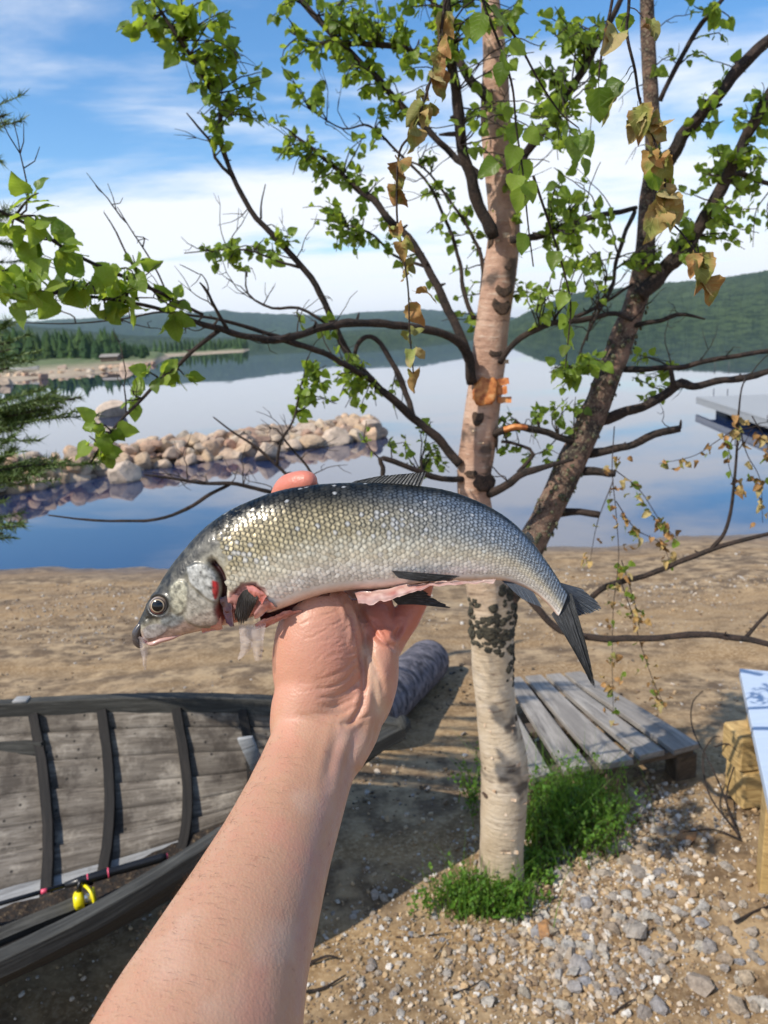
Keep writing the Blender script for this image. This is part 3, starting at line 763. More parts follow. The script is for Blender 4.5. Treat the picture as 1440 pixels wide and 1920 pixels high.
# ---- overhead boughs that carry the hanging twigs near the lens
for pts in [[(905, -300, 22, T0), (900, -420, 20, 1.8), (880, -560, 18, 1.5), (870, -760, 15, 1.2), (860, -1000, 11, .98), (850, -1100, 8, .9)],
            [(1210, -150, 18, LY + .1), (1215, -260, 17, 1.8), (1210, -420, 15, 1.45), (1200, -640, 13, 1.15), (1195, -900, 9, .92), (1190, -1000, 7, .86)]]:
    C, R = branch_curve(pts, wob=0.4); mb = MB(); tube(mb, C, R, 9, 0.1); mb.build('branch', M_branch, birch)

# ---- knots, lichen and the torn bark on the trunk
def lump(mb, pos, s, nrm, seed, flat=0.4, sub=2):
    import bmesh
    bm = bmesh.new(); bmesh.ops.create_icosphere(bm, subdivisions=sub, radius=1.0)
    V = np.array([v.co[:] for v in bm.verts]); F = np.array([[v.index for v in f.verts] for f in bm.faces]); bm.free()
    V = V * (1 + 0.35 * fbm(V + seed, 1.8, 3, seed)[:, None])
    n = np.asarray(nrm, float); n /= np.linalg.norm(n); u = np.cross(n, (0, 0, 1.0)); u /= np.linalg.norm(u); v = np.cross(n, u)
    mb.add(np.asarray(pos) + (V[:, :1] * u * s[0] + V[:, 1:2] * v * s[1] + V[:, 2:] * n * s[0] * flat), F)
def on_stem(C, R, px, off=0.0):
    """point on a stem's camera side under a pixel"""
    q = to_px(C); i = np.argmin(np.abs(q[:, 1] - px[1])); c, r = C[i], R[i]; d = float((c - CP) @ FWD)
    side = np.clip((px[0] - q[i, 0]) / FPX * d / r, -0.96, 0.96)
    n = RIGHT * side - FWD * math.sqrt(1 - side * side)
    return c + n * (r + off), n
for x, y, sx, sy in [(936, 582, 19, 17), (940, 545, 16, 14), (892, 792, 11, 15), (905, 905, 26, 18), (880, 888, 12, 8), (925, 668, 13, 8), (948, 505, 8, 7), (930, 895, 12, 10), (930, 825, 15, 26),
                     (907, 1480, 9, 5), (965, 1340, 6, 9), (918, 455, 9, 20), (912, 180, 10, 9), (935, 330, 8, 7)]:
    pos, n = on_stem(trunk_C, trunk_R, (x, y)); s = float((pos - CP) @ FWD) / FPX
    mb = MB(); lump(mb, pos, (sx * s, sy * s), n, x, 0.12, 3); mb.build('knot', M_knot, birch)
mb = MB()
for k in range(380):
    x, y = rng.normal(918, 24), rng.normal(1180, 13)
    if rng.random() < 0.45: x, y = rng.normal(958, 12), rng.uniform(1090, 1270)
    if rng.random() < 0.12: x, y = rng.normal(880, 7), rng.uniform(1110, 1190)
    pos, n = on_stem(trunk_C, trunk_R, (x, y)); s = rng.uniform(0.005, 0.015)
    pos = pos + np.array([rng.normal(0, .003), 0, rng.normal(0, .009)])
    lump(mb, pos - n * s * .15, (s, s * rng.uniform(0.5, 1.2)), n, k, 0.35, 2)
o = mb.build('lichen', M_lichen, birch); tag(o, 'black and grey lichen crust round the fork', None, None, 'stuff')
mb = MB()
for k in range(110):
    i = rng.integers(12, 75); c, r = None, None
    Cl, Rl = branch_curve([(x, y, w, LY + (1165 - y) * 0.00012) for x, y, w in limb_pts], 140) if k == 0 else (Cl, Rl)
    c, r = Cl[i], Rl[i]; ang = rng.uniform(-1.5, 1.5); n = RIGHT * math.sin(ang) - FWD * math.cos(ang); s = rng.uniform(0.003, 0.009)
    lump(mb, c + n * r, (s, s), n, k, 0.5, 1)
o = mb.build('moss', mat_bark_dark('grey_moss', (0.05, 0.05, 0.025), (0.14, 0.14, 0.07), (0.36, 0.36, 0.26), 50), birch); tag(o, None, None, None, 'stuff')
def curl(mb, pos, n, up, w, h, roll, col=None):
    """a strip of bark curling away from the stem"""
    n = n / np.linalg.norm(n); u = np.cross(up, n); u /= np.linalg.norm(u); v = np.cross(n, u)
    a = np.linspace(0, roll, 12); b = np.linspace(-1, 1, 7)
    A, B = np.meshgrid(a, b, indexing='ij'); rad = w / max(abs(roll), 0.3)
    edge = 1 + 0.25 * vnoise(np.stack([A.ravel() * 3, B.ravel() * 2, np.full(A.size, w * 999)], 1), 1.0).reshape(A.shape)
    V = np.asarray(pos) + u * (np.sin(A) * rad)[..., None] + n * ((1 - np.cos(A)) * rad + 0.002)[..., None] + v * (B * h * edge)[..., None]
    V = V.reshape(-1, 3); F = grid_faces(12, 7)
    mb.add(np.vstack([V, V - n * 0.0012]), np.vstack([F, F[:, ::-1] + len(V)]))
pos, n = on_stem(trunk_C, trunk_R, (905, 738)); s = float((pos - CP) @ FWD) / FPX
mb = MB(); lump(mb, pos, (24 * s, 28 * s), n, 5, 0.22, 3); o = mb.build('torn_bark_scar', M_peel, birch); tag(o, 'orange torn bark scar')
pos, n = on_stem(trunk_C, trunk_R, (928, 738))
for q, (dz, w, h, roll) in enumerate([(0.022, 0.034, 0.009, 1.5), (0.0, 0.030, 0.012, 1.9), (-0.024, 0.040, 0.008, 1.2)]):
    mb = MB(); curl(mb, pos + np.array([0, 0, dz]), n, np.array([0.1 * q, 0, 1.0]), w, h, roll); o = mb.build('bark_curl', M_peel, birch); tag(o, 'orange curl of torn bark')
# thin papery curls and flakes on the lower trunk
mfl = Mat('bark_paper'); nf_ = mfl.noise(mfl.coord('World'), 80, 4, .6); mfl.p(Base_Color=mfl.ramp(nf_, [(.35, (.42, .26, .15)), (.6, (.62, .48, .34)), (.8, (.72, .64, .54))]), Roughness=.7); mfl.bump(nf_, .4, .002)
mb = MB()
for k in range(46):
    y = rng.uniform(1220, 1600) if k < 30 else rng.uniform(60, 1000); q = to_px(trunk_C); i = np.argmin(np.abs(q[:, 1] - y))
    w_px = trunk_R[i] / float((trunk_C[i] - CP) @ FWD) * FPX; p_, n_n = on_stem(trunk_C, trunk_R, (q[i, 0] + rng.uniform(-.95, .95) * w_px, y))
    curl(mb, p_ - n_n * .001, n_n, np.array([rng.normal(0, .15), 0, 1.0]), rng.uniform(.006, .02) * rng.choice([-1, 1]), rng.uniform(.0015, .006), rng.uniform(.3, 1.0))
o = mb.build('bark_flakes', mfl.m, birch); tag(o, 'thin papery flakes of birch bark', None, None, 'stuff')
pos = PY(965, 800, T0 - .03)
mb = MB(); tube(mb, np.array([PY(945, 806, T0 - .035), PY(965, 800, T0 - .04), PY(988, 801, T0 - .035)]), [0.008, 0.0085, 0.007], 8, 0.1); o = mb.build('torn_bark_scar', M_peel, birch)

# ---- leaves
def leaf_geom(seed, fold=0.25, curlv=0.35, crumple=0.0, petiole=0.28):
    """birch leaf of unit length: base at the origin, tip towards +X, face +Z; returns V, F, UV"""
    r = np.random.default_rng(seed); nt = 13
    t = np.linspace(0, 1, nt)
    w = 0.43 * np.clip(np.sin(np.pi * t ** 0.60), 0, None) ** 0.75 * (1 - 0.12 * t); w[0] = 0.02; w[-1] = 0.0
    ser = np.where(np.arange(nt) % 2 == 0, 0.955, 1.04); w = w * ser
    cols = np.array([-1, -0.5, 0, 0.5, 1.0])
    Tm, Cm = np.meshgrid(t, cols, indexing='ij')
    x = Tm - 0.025 * np.abs(Cm) * (np.arange(nt) % 2 == 1)[:, None]; y = Cm * w[:, None]
    z = np.abs(y) * fold - curlv * Tm ** 2 * 0.5 + 0.05 * np.sin(Tm * 9 + seed) * np.abs(Cm)
    if crumple:
        q = np.stack([x.ravel(), y.ravel(), np.full(x.size, seed * 3.3)], 1)
        z = z + crumple * fbm(q, 3.5, 3, seed).reshape(x.shape); y = y * (1 - 0.45 * crumple * (1 + vnoise(q, 2.0, 4).reshape(x.shape)))
        y = y + crumple * 0.35 * vnoise(q, 2.5, 9).reshape(x.shape)
    V = np.stack([x + petiole, y, z], -1).reshape(-1, 3); F = grid_faces(nt, 5)
    UV = np.stack([Cm.ravel() * 0.5 + 0.5, Tm.ravel()], 1)
    pr = 0.014                                         # petiole, three-sided
    k = len(V); ring = np.array([(0, pr, 0), (0, -pr, 0), (0, 0, pr)])
    V = np.vstack([V, ring, ring + np.array([petiole + 0.03, 0, 0])]); UV = np.vstack([UV, np.full((6, 2), 0.5)])
    Fp = np.array([[k, k + 1, k + 4, k + 3], [k + 1, k + 2, k + 5, k + 4], [k + 2, k, k + 3, k + 5]])
    return V, np.vstack([F, Fp]), UV
def mat_leaf(name, rough, trans, veins=0.35):
    m = Mat(name); col = m.attr(); uv = m.coord('UV')
    s = m.node('ShaderNodeSeparateXYZ', {'Vector': uv})
    ax = m.math('ABSOLUTE', m.math('SUBTRACT', s.outputs['X'], 0.5))
    wv = m.math('SINE', m.math('MULTIPLY', m.math('SUBTRACT', s.outputs['Y'], m.math('MULTIPLY', ax, 0.5)), 42.0))
    vein = m.math('MAXIMUM', m.range(wv, 0.80, 1.0), m.range(ax, 0.03, 0.0))
    n = m.noise(m.coord('World'), 60, 3, 0.6)
    c = m.mix(m.math('MULTIPLY', vein, veins), col, m.mix(0.5, col, (0.5, 0.55, 0.2)))
    c = m.mix(m.range(n, 0.45, 0.75, 0, 0.35), c, m.mix(0.6, col, (0.16, 0.12, 0.03)))
    m.p(Base_Color=c, Roughness=rough, Specular_IOR_Level=0.35); m.bump(m.math('ADD', m.math('MULTIPLY', vein, -1.0), n), 0.35, 0.002)
    t = m.node('ShaderNodeBsdfTranslucent', {'Color': m.mix(0.55, c, (0.62, 0.78, 0.06), 'MIX')} if trans > 0.2 else {'Color': c})
    a = m.node('ShaderNodeMixShader', {0: trans, 1: m.b.outputs[0], 2: t.outputs[0]})
    m.link(a.outputs[0], m.out.inputs['Surface'])
    return m.m
M_leaf = mat_leaf('birch_leaf', 0.40, 0.52)
M_dry = mat_leaf('withered_leaf', 0.7, 0.16, 0.5)
GREENS = [(0.14, 0.235, 0.028), (0.185, 0.29, 0.035), (0.10, 0.18, 0.022), (0.23, 0.34, 0.045), (0.075, 0.14, 0.02)]
DRY = [(0.33, 0.19, 0.06), (0.40, 0.27, 0.10), (0.26, 0.13, 0.045), (0.38, 0.30, 0.13), (0.22, 0.21, 0.06), (0.40, 0.21, 0.08)]
leaf_kinds = [leaf_geom(s, 0.18 + 0.06 * (s % 4), 0.1 + 0.2 * (s % 3)) for s in range(8)]
dry_kinds = [leaf_geom(50 + s, 0.5, 0.6, 0.22 + 0.05 * (s % 3), 0.2) for s in range(7)]
green_mesh = []
for k in range(10):
    V, F, UV = leaf_kinds[k % 8]; green_mesh.append(MB().add(V, F, UV, np.asarray(GREENS[k % 5])).mesh('leaf', M_leaf))
dry_mesh = []
for k in range(12):
    V, F, UV = dry_kinds[k % 7]; c = np.asarray(DRY[k % 6]) * np.ones((len(V), 3)); w_ = smooth(0.1, 0.6, vnoise(V + k, 2.2, k))
    c = mixc(c, np.array((0.20, 0.26, 0.05)), w_ * 0.8); dry_mesh.append(MB().add(V, F, UV, c).mesh('leaf', M_dry))
leaves = []          # (pos, dir, normal, length, dry)
def leaf_frame(d, n):
    d = d / (np.linalg.norm(d) + 1e-9); n = n - d * (n @ d); n /= np.linalg.norm(n) + 1e-9
    return np.stack([d, np.cross(n, d), n], 1)
twigs = MB()
def twig(C, R): tube(twigs, C, R, 5, 0.0)
def hang(p, L, dry=0.0, spread=0.8, d=None):
    d0 = np.array([rng.normal(0, spread), rng.normal(0, spread), -rng.uniform(0.25, 1.0)]) if d is None else np.asarray(d, float)
    n = rng.normal(size=3) * 0.8 + np.array([-0.35, -0.55, 0.45]); leaves.append((np.asarray(p), d0, n, L, dry))

def grow(x, y, rx, ry, n, Y, dY, L=0.030, per=6, dry=0.0, length=0.10, dens=1.0):
    rx, ry, L = rx * 1.12, ry * 1.12, L * 0.93
    """n leafy twigs ending inside an ellipse of the crown, each grown from the nearest bough"""
    NP = np.array(nodes_p)
    for _ in range(n):
        a_, r_ = rng.uniform(0, 6.28), math.sqrt(rng.random())
        T = PY(x + math.cos(a_) * r_ * rx, y + math.sin(a_) * r_ * ry, Y + rng.uniform(-dY, dY))
        i = int(np.argmin(np.linalg.norm(NP - T, axis=1) + 0.25 * np.maximum(NP[:, 2] - T[2], 0)))
        S = NP[i]; dist = np.linalg.norm(T - S)
        if dist > 0.45: S = T + (S - T) * 0.45 / dist; dist = 0.45
        mid = (S + T) / 2 + np.array([0, 0, 0.10 * dist]) + rng.normal(0, 0.10 * dist, 3)
        npt = max(5, int(dist / 0.02)); C = catmull(np.array([S, mid, T]), npt)
        C = C + np.stack([vnoise(C + 3 * q, 30, q) for q in range(3)], 1) * 0.006
        twig(C, np.linspace(0.0022, 0.0009, npt))
        for q in range(per):
            f = 1 - rng.random() ** 1.3 * 0.75; c = C[int(f * (npt - 1))]
            d0 = rng.normal(size=3) * 0.8 + (T - S) / (dist + 1e-6) * 0.5 + np.array([0, 0, -0.45])
            hang(c + rng.normal(0, 0.002, 3), L * rng.uniform(0.65, 1.2), dry, d=d0)
# crown clusters (photo place, size, twigs, distance)
grow(405, 60, 80, 75, 16, T0 - .15, .10, .034, 7)
grow(430, 150, 60, 55, 12, T0 - .14, .06, .032, 7)
grow(240, 40, 50, 40, 7, T0 - .2, .05, .037, 5)
grow(330, 60, 60, 50, 7, T0 - .2, .05, .034, 4)
grow(420, 225, 30, 40, 7, T0 - .15, .05, .028, 5)
grow(500, 215, 35, 30, 6, T0 - .05, .08, .026, 5)
grow(560, 285, 45, 40, 12, T0 + .12, .06, .026, 6)
grow(600, 350, 60, 50, 13, T0 + .12, .06, .025, 6)
grow(620, 430, 50, 40, 9, T0 + .12, .06, .026, 6)
grow(690, 430, 50, 60, 13, T0 + .1, .06, .028, 6)
grow(680, 320, 50, 40, 7, T0 + .1, .06, .025, 5)
grow(430, 475, 95, 28, 15, T0 - .1, .05, .025, 5)
grow(500, 455, 50, 22, 7, T0 - .1, .05, .028, 5)
grow(600, 50, 95, 65, 24, T0 + .1, .12, .028, 6)
grow(690, 40, 85, 60, 20, T0 + .1, .12, .028, 6)
grow(600, 130, 70, 60, 12, T0 + .1, .1, .032, 6)
grow(700, 130, 70, 50, 14, T0 + .05, .1, .031, 6)
grow(720, 220, 60, 50, 10, T0 + .08, .1, .028, 6)
grow(780, 60, 70, 65, 20, T0, .15, .028, 6)
grow(860, 60, 50, 60, 10, T0 - .1, .15, .034, 6)
grow(830, 320, 60, 80, 9, T0 + .15, .06, .026, 5)
grow(840, 430, 50, 70, 9, T0 + .15, .06, .026, 5)
grow(820, 520, 50, 50, 6, T0 + .12, .06, .026, 5)
grow(870, 590, 40, 40, 6, T0 + .1, .06, .027, 5)
grow(1020, 60, 75, 80, 22, T0 - .10, .2, .029, 7)
grow(1090, 100, 60, 75, 13, T0 - .1, .15, .028, 6)
grow(1010, 190, 70, 65, 15, T0 - .2, .2, .030, 7)
grow(1060, 270, 70, 55, 13, T0 - .25, .2, .031, 6)
grow(1030, 390, 70, 65, 15, T0 - .15, .2, .030, 6)
grow(1090, 400, 50, 60, 9, T0 - .1, .15, .032, 6)
grow(1040, 500, 70, 55, 12, T0 - .15, .2, .029, 6)
grow(1110, 470, 50, 50, 7, T0, .1, .028, 5)
grow(990, 560, 40, 40, 6, T0, .1, .028, 5)
grow(1300, 440, 60, 50, 12, L0 - .02, .1, .030, 6)
grow(1350, 330, 60, 60, 13, L0 - .02, .1, .030, 6)
grow(1400, 420, 40, 60, 11, L0, .1, .028, 6)
grow(1420, 260, 40, 60, 9, L0 - .1, .1, .032, 6)
grow(1390, 190, 60, 50, 10, L0 - .1, .1, .030, 5)
grow(1290, 300, 55, 55, 10, L0, .1, .030, 5)
grow(1320, 60, 70, 60, 8, L0 - .05, .1, .034, 5)
grow(1230, 490, 40, 40, 5, L0 - .05, .06, .032, 5)
grow(1080, 700, 60, 40, 13, L0 - .1, .06, .032, 6)
grow(1050, 750, 50, 30, 8, L0, .06, .027, 5)
grow(1200, 690, 30, 55, 10, L0 + .1, .05, .024, 6)
grow(970, 790, 40, 35, 9, T0 + .06, .05, .024, 6)
grow(980, 860, 40, 30, 6, T0 + .06, .05, .024, 5)
grow(620, 700, 55, 50, 15, T0 - .1, .05, .028, 6)
grow(670, 760, 40, 40, 9, T0 - .08, .05, .027, 5)
grow(570, 760, 30, 30, 5, T0 - .1, .05, .028, 5)
grow(780, 820, 45, 60, 10, T0 + .1, .05, .024, 6)
grow(830, 870, 30, 40, 6, T0 + .1, .05, .024, 5)
grow(600, 640, 60, 25, 5, T0 - .1, .05, .028, 4)
# near spray on the left
grow(60, 400, 55, 50, 5, T0 - .86, .05, .040, 5)
grow(130, 460, 40, 30, 3, T0 - .8, .04, .040, 4)
grow(60, 530, 65, 35, 6, T0 - .84, .05, .042, 5)
grow(180, 540, 70, 35, 7, T0 - .74, .05, .042, 5)
grow(250, 510, 60, 35, 6, T0 - .66, .05, .042, 5)
grow(330, 560, 40, 25, 3, T0 - .6, .04, .040, 4)
grow(215, 600, 30, 25, 2, T0 - .7, .04, .040, 3)
grow(255, 725, 35, 25, 3, T0 - .58, .03, .036, 4)
grow(345, 690, 35, 25, 3, T0 - .54, .03, .040, 4)
grow(180, 830, 30, 40, 5, T0 - .65, .03, .040, 5)
# crown above the frame, which shades the scene as the real crown does
grow(800, -180, 300, 120, 40, T0, .25, .034, 6)
grow(1180, -160, 260, 120, 34, L0 - .1, .25, .034, 6)

# bare fine twigs
NPb = np.array(nodes_p)
for _ in range(190):
    S = NPb[rng.integers(len(NPb))]; q = to_px(S[None])[0]
    if not (-50 < q[0] < 1490 and -50 < q[1] < 960) or S[1] < 1.2: continue
    d0 = rng.normal(size=3); d0[2] = abs(d0[2]) * .7; d0 /= np.linalg.norm(d0); L_ = rng.uniform(.05, .2); C = [S]
    for k_ in range(7):
        d0 = d0 + rng.normal(0, .22, 3); d0 /= np.linalg.norm(d0); C.append(C[-1] + d0 * L_ / 7)
    C = np.array(C); twig(C, np.linspace(.0017, .0006, 8))
    for k_ in range(rng.integers(1, 4)):
        i_ = rng.integers(2, 7); e_ = rng.normal(size=3); e_ /= np.linalg.norm(e_); twig(np.array([C[i_], C[i_] + e_ * .018 + d0 * .01, C[i_] + e_ * .03 + d0 * .03]), [.001, .0008, .0005])
# ---- hanging twigs near the lens: withered and fresh leaves
def string(pts, ls, r=0.0016):
    """pts: rows (x, y, Y); ls: (x, y, photo size, dry)"""
    W = np.array([PY(*q) for q in pts]); C = catmull(W, 60); twig(C, np.linspace(r * 1.3, r * 0.6, 60)); Q = to_px(C)
    for x, y, s, dry in ls:
        s = s * 0.88
        i = int(np.argmin(np.hypot(Q[:, 0] - x, (Q[:, 1] - (y - s * 0.55)) * 1.0))); c = C[i]; Y = c[1]
        tip = PY(x, y + s * 0.45, Y + rng.normal(0, 0.015)); L = s / FPX * float((c - CP) @ FWD)
        d0 = tip - c; n = -FWD * 1.0 + rng.normal(0, 0.45, 3) + np.array([-0.2, 0, 0.3])
        gap = np.linalg.norm(d0)
        base_ = tip - d0 / (gap + 1e-9) * L * 1.15
        if np.linalg.norm(base_ - c) > 0.004: twig(catmull(np.array([c, (c + base_) / 2 + np.array([0, 0, .003]), base_]), 6), 0.0006)
        leaves.append((base_, d0, n, L, dry))
        if dry > 0.5:
            leaves.append((base_ + rng.normal(0, 0.003, 3), d0 + rng.normal(0, 0.4, 3) * gap, rng.normal(size=3), L * 0.8, dry))
string([(850, -1080, .9), (846, -500, .92), (838, -60, .94), (832, 20, .95), (820, 100, .95), (795, 190, .95), (772, 250, .96), (748, 290, .96), (744, 400, .96), (753, 460, .97), (765, 540, .97), (768, 620, .97), (775, 700, .97)],
       [(833, 55, 62, 1), (838, 85, 45, 1), (828, 120, 55, 1), (832, 165, 60, 1), (800, 222, 52, 1), (762, 208, 58, 1), (772, 255, 62, 1), (775, 180, 44, 1), (745, 332, 58, 1), (760, 372, 55, 1), (743, 427, 46, 1), (756, 468, 46, 1),
        (765, 508, 48, 1), (790, 590, 62, 1), (762, 630, 46, 1), (770, 665, 40, 1), (778, 698, 42, 1)])
string([(1190, -980, .86), (1188, -400, .88), (1180, -20, .9), (1175, 60, .9), (1190, 130, .9), (1200, 190, .9), (1225, 260, .9), (1245, 320, .9), (1250, 400, .91), (1280, 440, .91), (1310, 480, .91)],
       [(1140, 62, 68, .8), (1165, 40, 50, 0), (1242, 38, 55, 1), (1120, 190, 82, .3), (1130, 165, 60, 0), (1200, 230, 74, 1), (1180, 240, 60, 1), (1252, 232, 60, 1), (1235, 255, 50, 1), (1230, 320, 72, .3), (1255, 318, 66, .6),
        (1210, 300, 50, 1), (1212, 415, 82, .2), (1255, 395, 76, 1), (1235, 370, 60, .6), (1278, 390, 60, 1), (1320, 510, 80, 1), (1340, 545, 66, 1), (1300, 495, 50, .5)])
string([(1160, -200, .88), (1150, -20, .9), (1135, 60, .9), (1125, 120, .9), (1122, 150, .9)], [(1125, 195, 70, .3)])
string([(880, -700, .98), (890, -100, 1.02), (905, 0, 1.05), (935, 80, 1.06), (960, 160, 1.07), (968, 240, 1.08), (980, 320, 1.08), (990, 420, 1.08), (1000, 500, 1.08)],
       [(890, 52, 60, 0), (952, 22, 62, 0), (955, 112, 52, 0), (935, 138, 48, 0), (985, 80, 46, 0), (900, 308, 52, 0), (955, 290, 52, 0), (985, 318, 54, 0), (960, 335, 50, 0), (970, 372, 56, 0), (1000, 355, 48, 0), (975, 455, 50, 0), (960, 250, 46, 0), (1010, 250, 46, 0)])
string([(905, 0, 1.05), (960, 60, 1.1), (1010, 150, 1.12), (1050, 210, 1.14), (1085, 240, 1.14)], [(1080, 275, 62, 0), (1105, 262, 56, 0), (1060, 255, 52, 0), (1040, 190, 44, 0), (1100, 310, 42, 0)])
string([(1000, 330, 1.15), (1030, 420, 1.2), (1055, 500, 1.25), (1070, 570, 1.25), (1065, 640, 1.25), (1060, 690, 1.25)],
       [(1035, 485, 44, 0), (1050, 540, 38, 0), (1075, 535, 40, 0), (1048, 560, 40, 0), (1070, 580, 42, 0), (1050, 600, 38, 0), (1065, 620, 46, 0), (1075, 640, 36, 0), (1055, 655, 30, 0)])
# small withered sprays on the right
def drysp(pts, n, L, dry=1.0, rad=0.02):
    W = np.array([PY(*q) for q in pts]); C = catmull(W, 40); twig(C, np.linspace(0.0016, 0.0007, 40))
    for _ in range(n): hang(C[rng.integers(4, 40)] + rng.normal(0, rad * 0.3, 3), L * rng.uniform(0.7, 1.25), dry if rng.random() < 0.75 else dry * 0.4, 0.55)
Y1 = T0 - .16
drysp([(1384, 800, Y1), (1340, 830, Y1), (1300, 855, Y1), (1235, 870, Y1)], 16, .020)
drysp([(1384, 790, Y1), (1400, 850, Y1), (1425, 900, Y1), (1430, 980, Y1)], 16, .023)
drysp([(1388, 740, Y1), (1380, 800, Y1), (1365, 860, Y1), (1385, 930, Y1)], 22, .024)
drysp([(1410, 780, Y1), (1440, 840, Y1), (1450, 940, Y1)], 16, .024)
Y2 = T0 - .1
drysp([(1152, 800, L0), (1148, 880, Y2), (1155, 960, Y2), (1160, 1050, Y2), (1150, 1140, Y2), (1148, 1250, Y2), (1150, 1340, Y2)], 70, .021, .9, .05)
drysp([(1152, 880, Y2), (1200, 920, Y2), (1240, 980, Y2), (1270, 1010, Y2)], 30, .024, .9)
drysp([(1155, 940, Y2), (1190, 990, Y2), (1240, 1020, Y2), (1258, 1060, Y2)], 24, .023, .8)
drysp([(1150, 900, Y2), (1120, 980, Y2), (1105, 1060, Y2)], 10, .02, .9)
drysp([(1160, 1080, Y2), (1185, 1150, Y2), (1205, 1220, Y2), (1230, 1290, Y2), (1250, 1330, Y2)], 34, .020, 1.0, .04)
drysp([(1165, 1050, Y2), (1190, 1130, Y2), (1200, 1180, Y2)], 14, .022, .8)

# ---- build: the 300 leaves that show largest are parts, the rest is one mass
def leaf_size_px(l): return l[3] / max(0.3, float((l[0] - CP) @ FWD))
def inframe(l):
    q = to_px(np.asarray(l[0])[None])[0]; return -20 < q[0] < 1460 and -20 < q[1] < 1500
order = sorted(range(len(leaves)), key=lambda i: -leaf_size_px(leaves[i]) * (1.0 if inframe(leaves[i]) else 0.01))
fol, fol_dry = MB(), MB()
for rank, i in enumerate(order):
    p, d, n, L, dry = leaves[i]; Fm = leaf_frame(np.asarray(d, float), np.asarray(n, float))
    isdry = rng.random() < dry
    if rank < 300:
        M4 = Matrix.Identity(4)
        for r_ in range(3):
            for c_ in range(3): M4[r_][c_] = float(Fm[r_, c_] * L)
            M4[r_][3] = float(p[r_])
        ms = dry_mesh if isdry else green_mesh
        put('leaf', ms[rng.integers(len(ms))], M4, birch)
    else:
        V, F, UV = (dry_kinds[rng.integers(7)] if isdry else leaf_kinds[rng.integers(8)])
        c = np.asarray(DRY[rng.integers(6)] if isdry else GREENS[rng.integers(5)]) * rng.uniform(0.75, 1.2)
        (fol_dry if isdry else fol).add(V * L @ Fm.T + p, F, UV, c)
o = fol.build('foliage', M_leaf, birch); tag(o, 'small green birch leaves of the crown', None, None, 'stuff')
o = fol_dry.build('foliage', M_dry, birch); tag(o, 'small withered brown birch leaves', None, None, 'stuff')
o = twigs.build('twigs', M_branch, birch); tag(o, 'fine twigs of the birch', None, None, 'stuff')

# ================================================================== pine at the left edge
pine_p = PG(-330, 1500); pine_p = np.array([-2.3, 2.5, gz(-2.3, 2.5)])
pine = thing('pine_tree', pine_p, 'dark pine whose needle twigs reach in at the left edge', 'tree')
pc = np.array([[pine_p[0] + 0.03 * math.sin(z * 2), pine_p[1], z] for z in np.linspace(pine_p[2] - 0.05, 3.6, 30)])
mb = MB(); tube(mb, pc, np.linspace(0.065, 0.02, 30), 14, 0.15); mb.build('trunk', M_branch, pine)
mn = Mat('pine_needle'); mn.p(Base_Color=mn.mix(mn.noise(mn.coord('World'), 30, 2), (0.03, 0.06, 0.015), (0.13, 0.20, 0.035)), Roughness=0.55)
needles = MB()
for (x, y, Y, tw) in [(12, 215, 2.1, 5), (-6, 235, 2.1, 5), (5, 420, 2.1, 5), (12, 400, 2.1, 4), (20, 655, 2.05, 6), (100, 868, 1.9, 4), (95, 775, 1.95, 5), (-10, 540, 2.1, 3), (25, 640, 2.1, 4), (15, 690, 2.0, 4), (70, 770, 1.95, 7), (110, 748, 1.95, 5), (30, 800, 1.95, 6), (60, 872, 1.9, 5), (20, 900, 1.9, 5), (45, 985, 1.9, 5), (5, 1000, 1.9, 4), (150, 745, 1.95, 3)]:
    T = PY(x, y, Y); S = np.array([pine_p[0], pine_p[1], T[2] - 0.10])
    C = catmull(np.array([S, (S + T) / 2 + np.array([0, 0, -0.05]), T]), 30); mb = MB(); tube(mb, C, np.linspace(0.011, 0.0025, 30), 6, 0.1); mb.build('branch', M_branch, pine)
    ends = [(C[-8:], 1)] + [(catmull(np.array([C[-rng.integers(4, 16)], T + rng.normal(0, (0.07, 0.04, 0.04))]), 8), 1) for _ in range(tw)]
    for E, _ in ends:
        tube(needles, E, np.linspace(0.0025, 0.0015, len(E)), 5)
        ax = E[-1] - E[0]; ax /= np.linalg.norm(ax) + 1e-9
        for q in range(330):
            b_ = E[0] + (E[-1] - E[0]) * rng.uniform(0.2, 1); dd = ax * 0.8 + rng.normal(0, 0.55, 3); dd /= np.linalg.norm(dd); s_ = np.cross(dd, rng.normal(size=3)); s_ /= np.linalg.norm(s_)
            ln = rng.uniform(0.018, 0.034); w_ = 0.0015
            needles.add([b_ - s_ * w_, b_ + s_ * w_, b_ + dd * ln], [[0, 1, 2]])
o = needles.build('needles', mn.m, pine, False); tag(o, 'dark green pine needles', None, None, 'stuff')
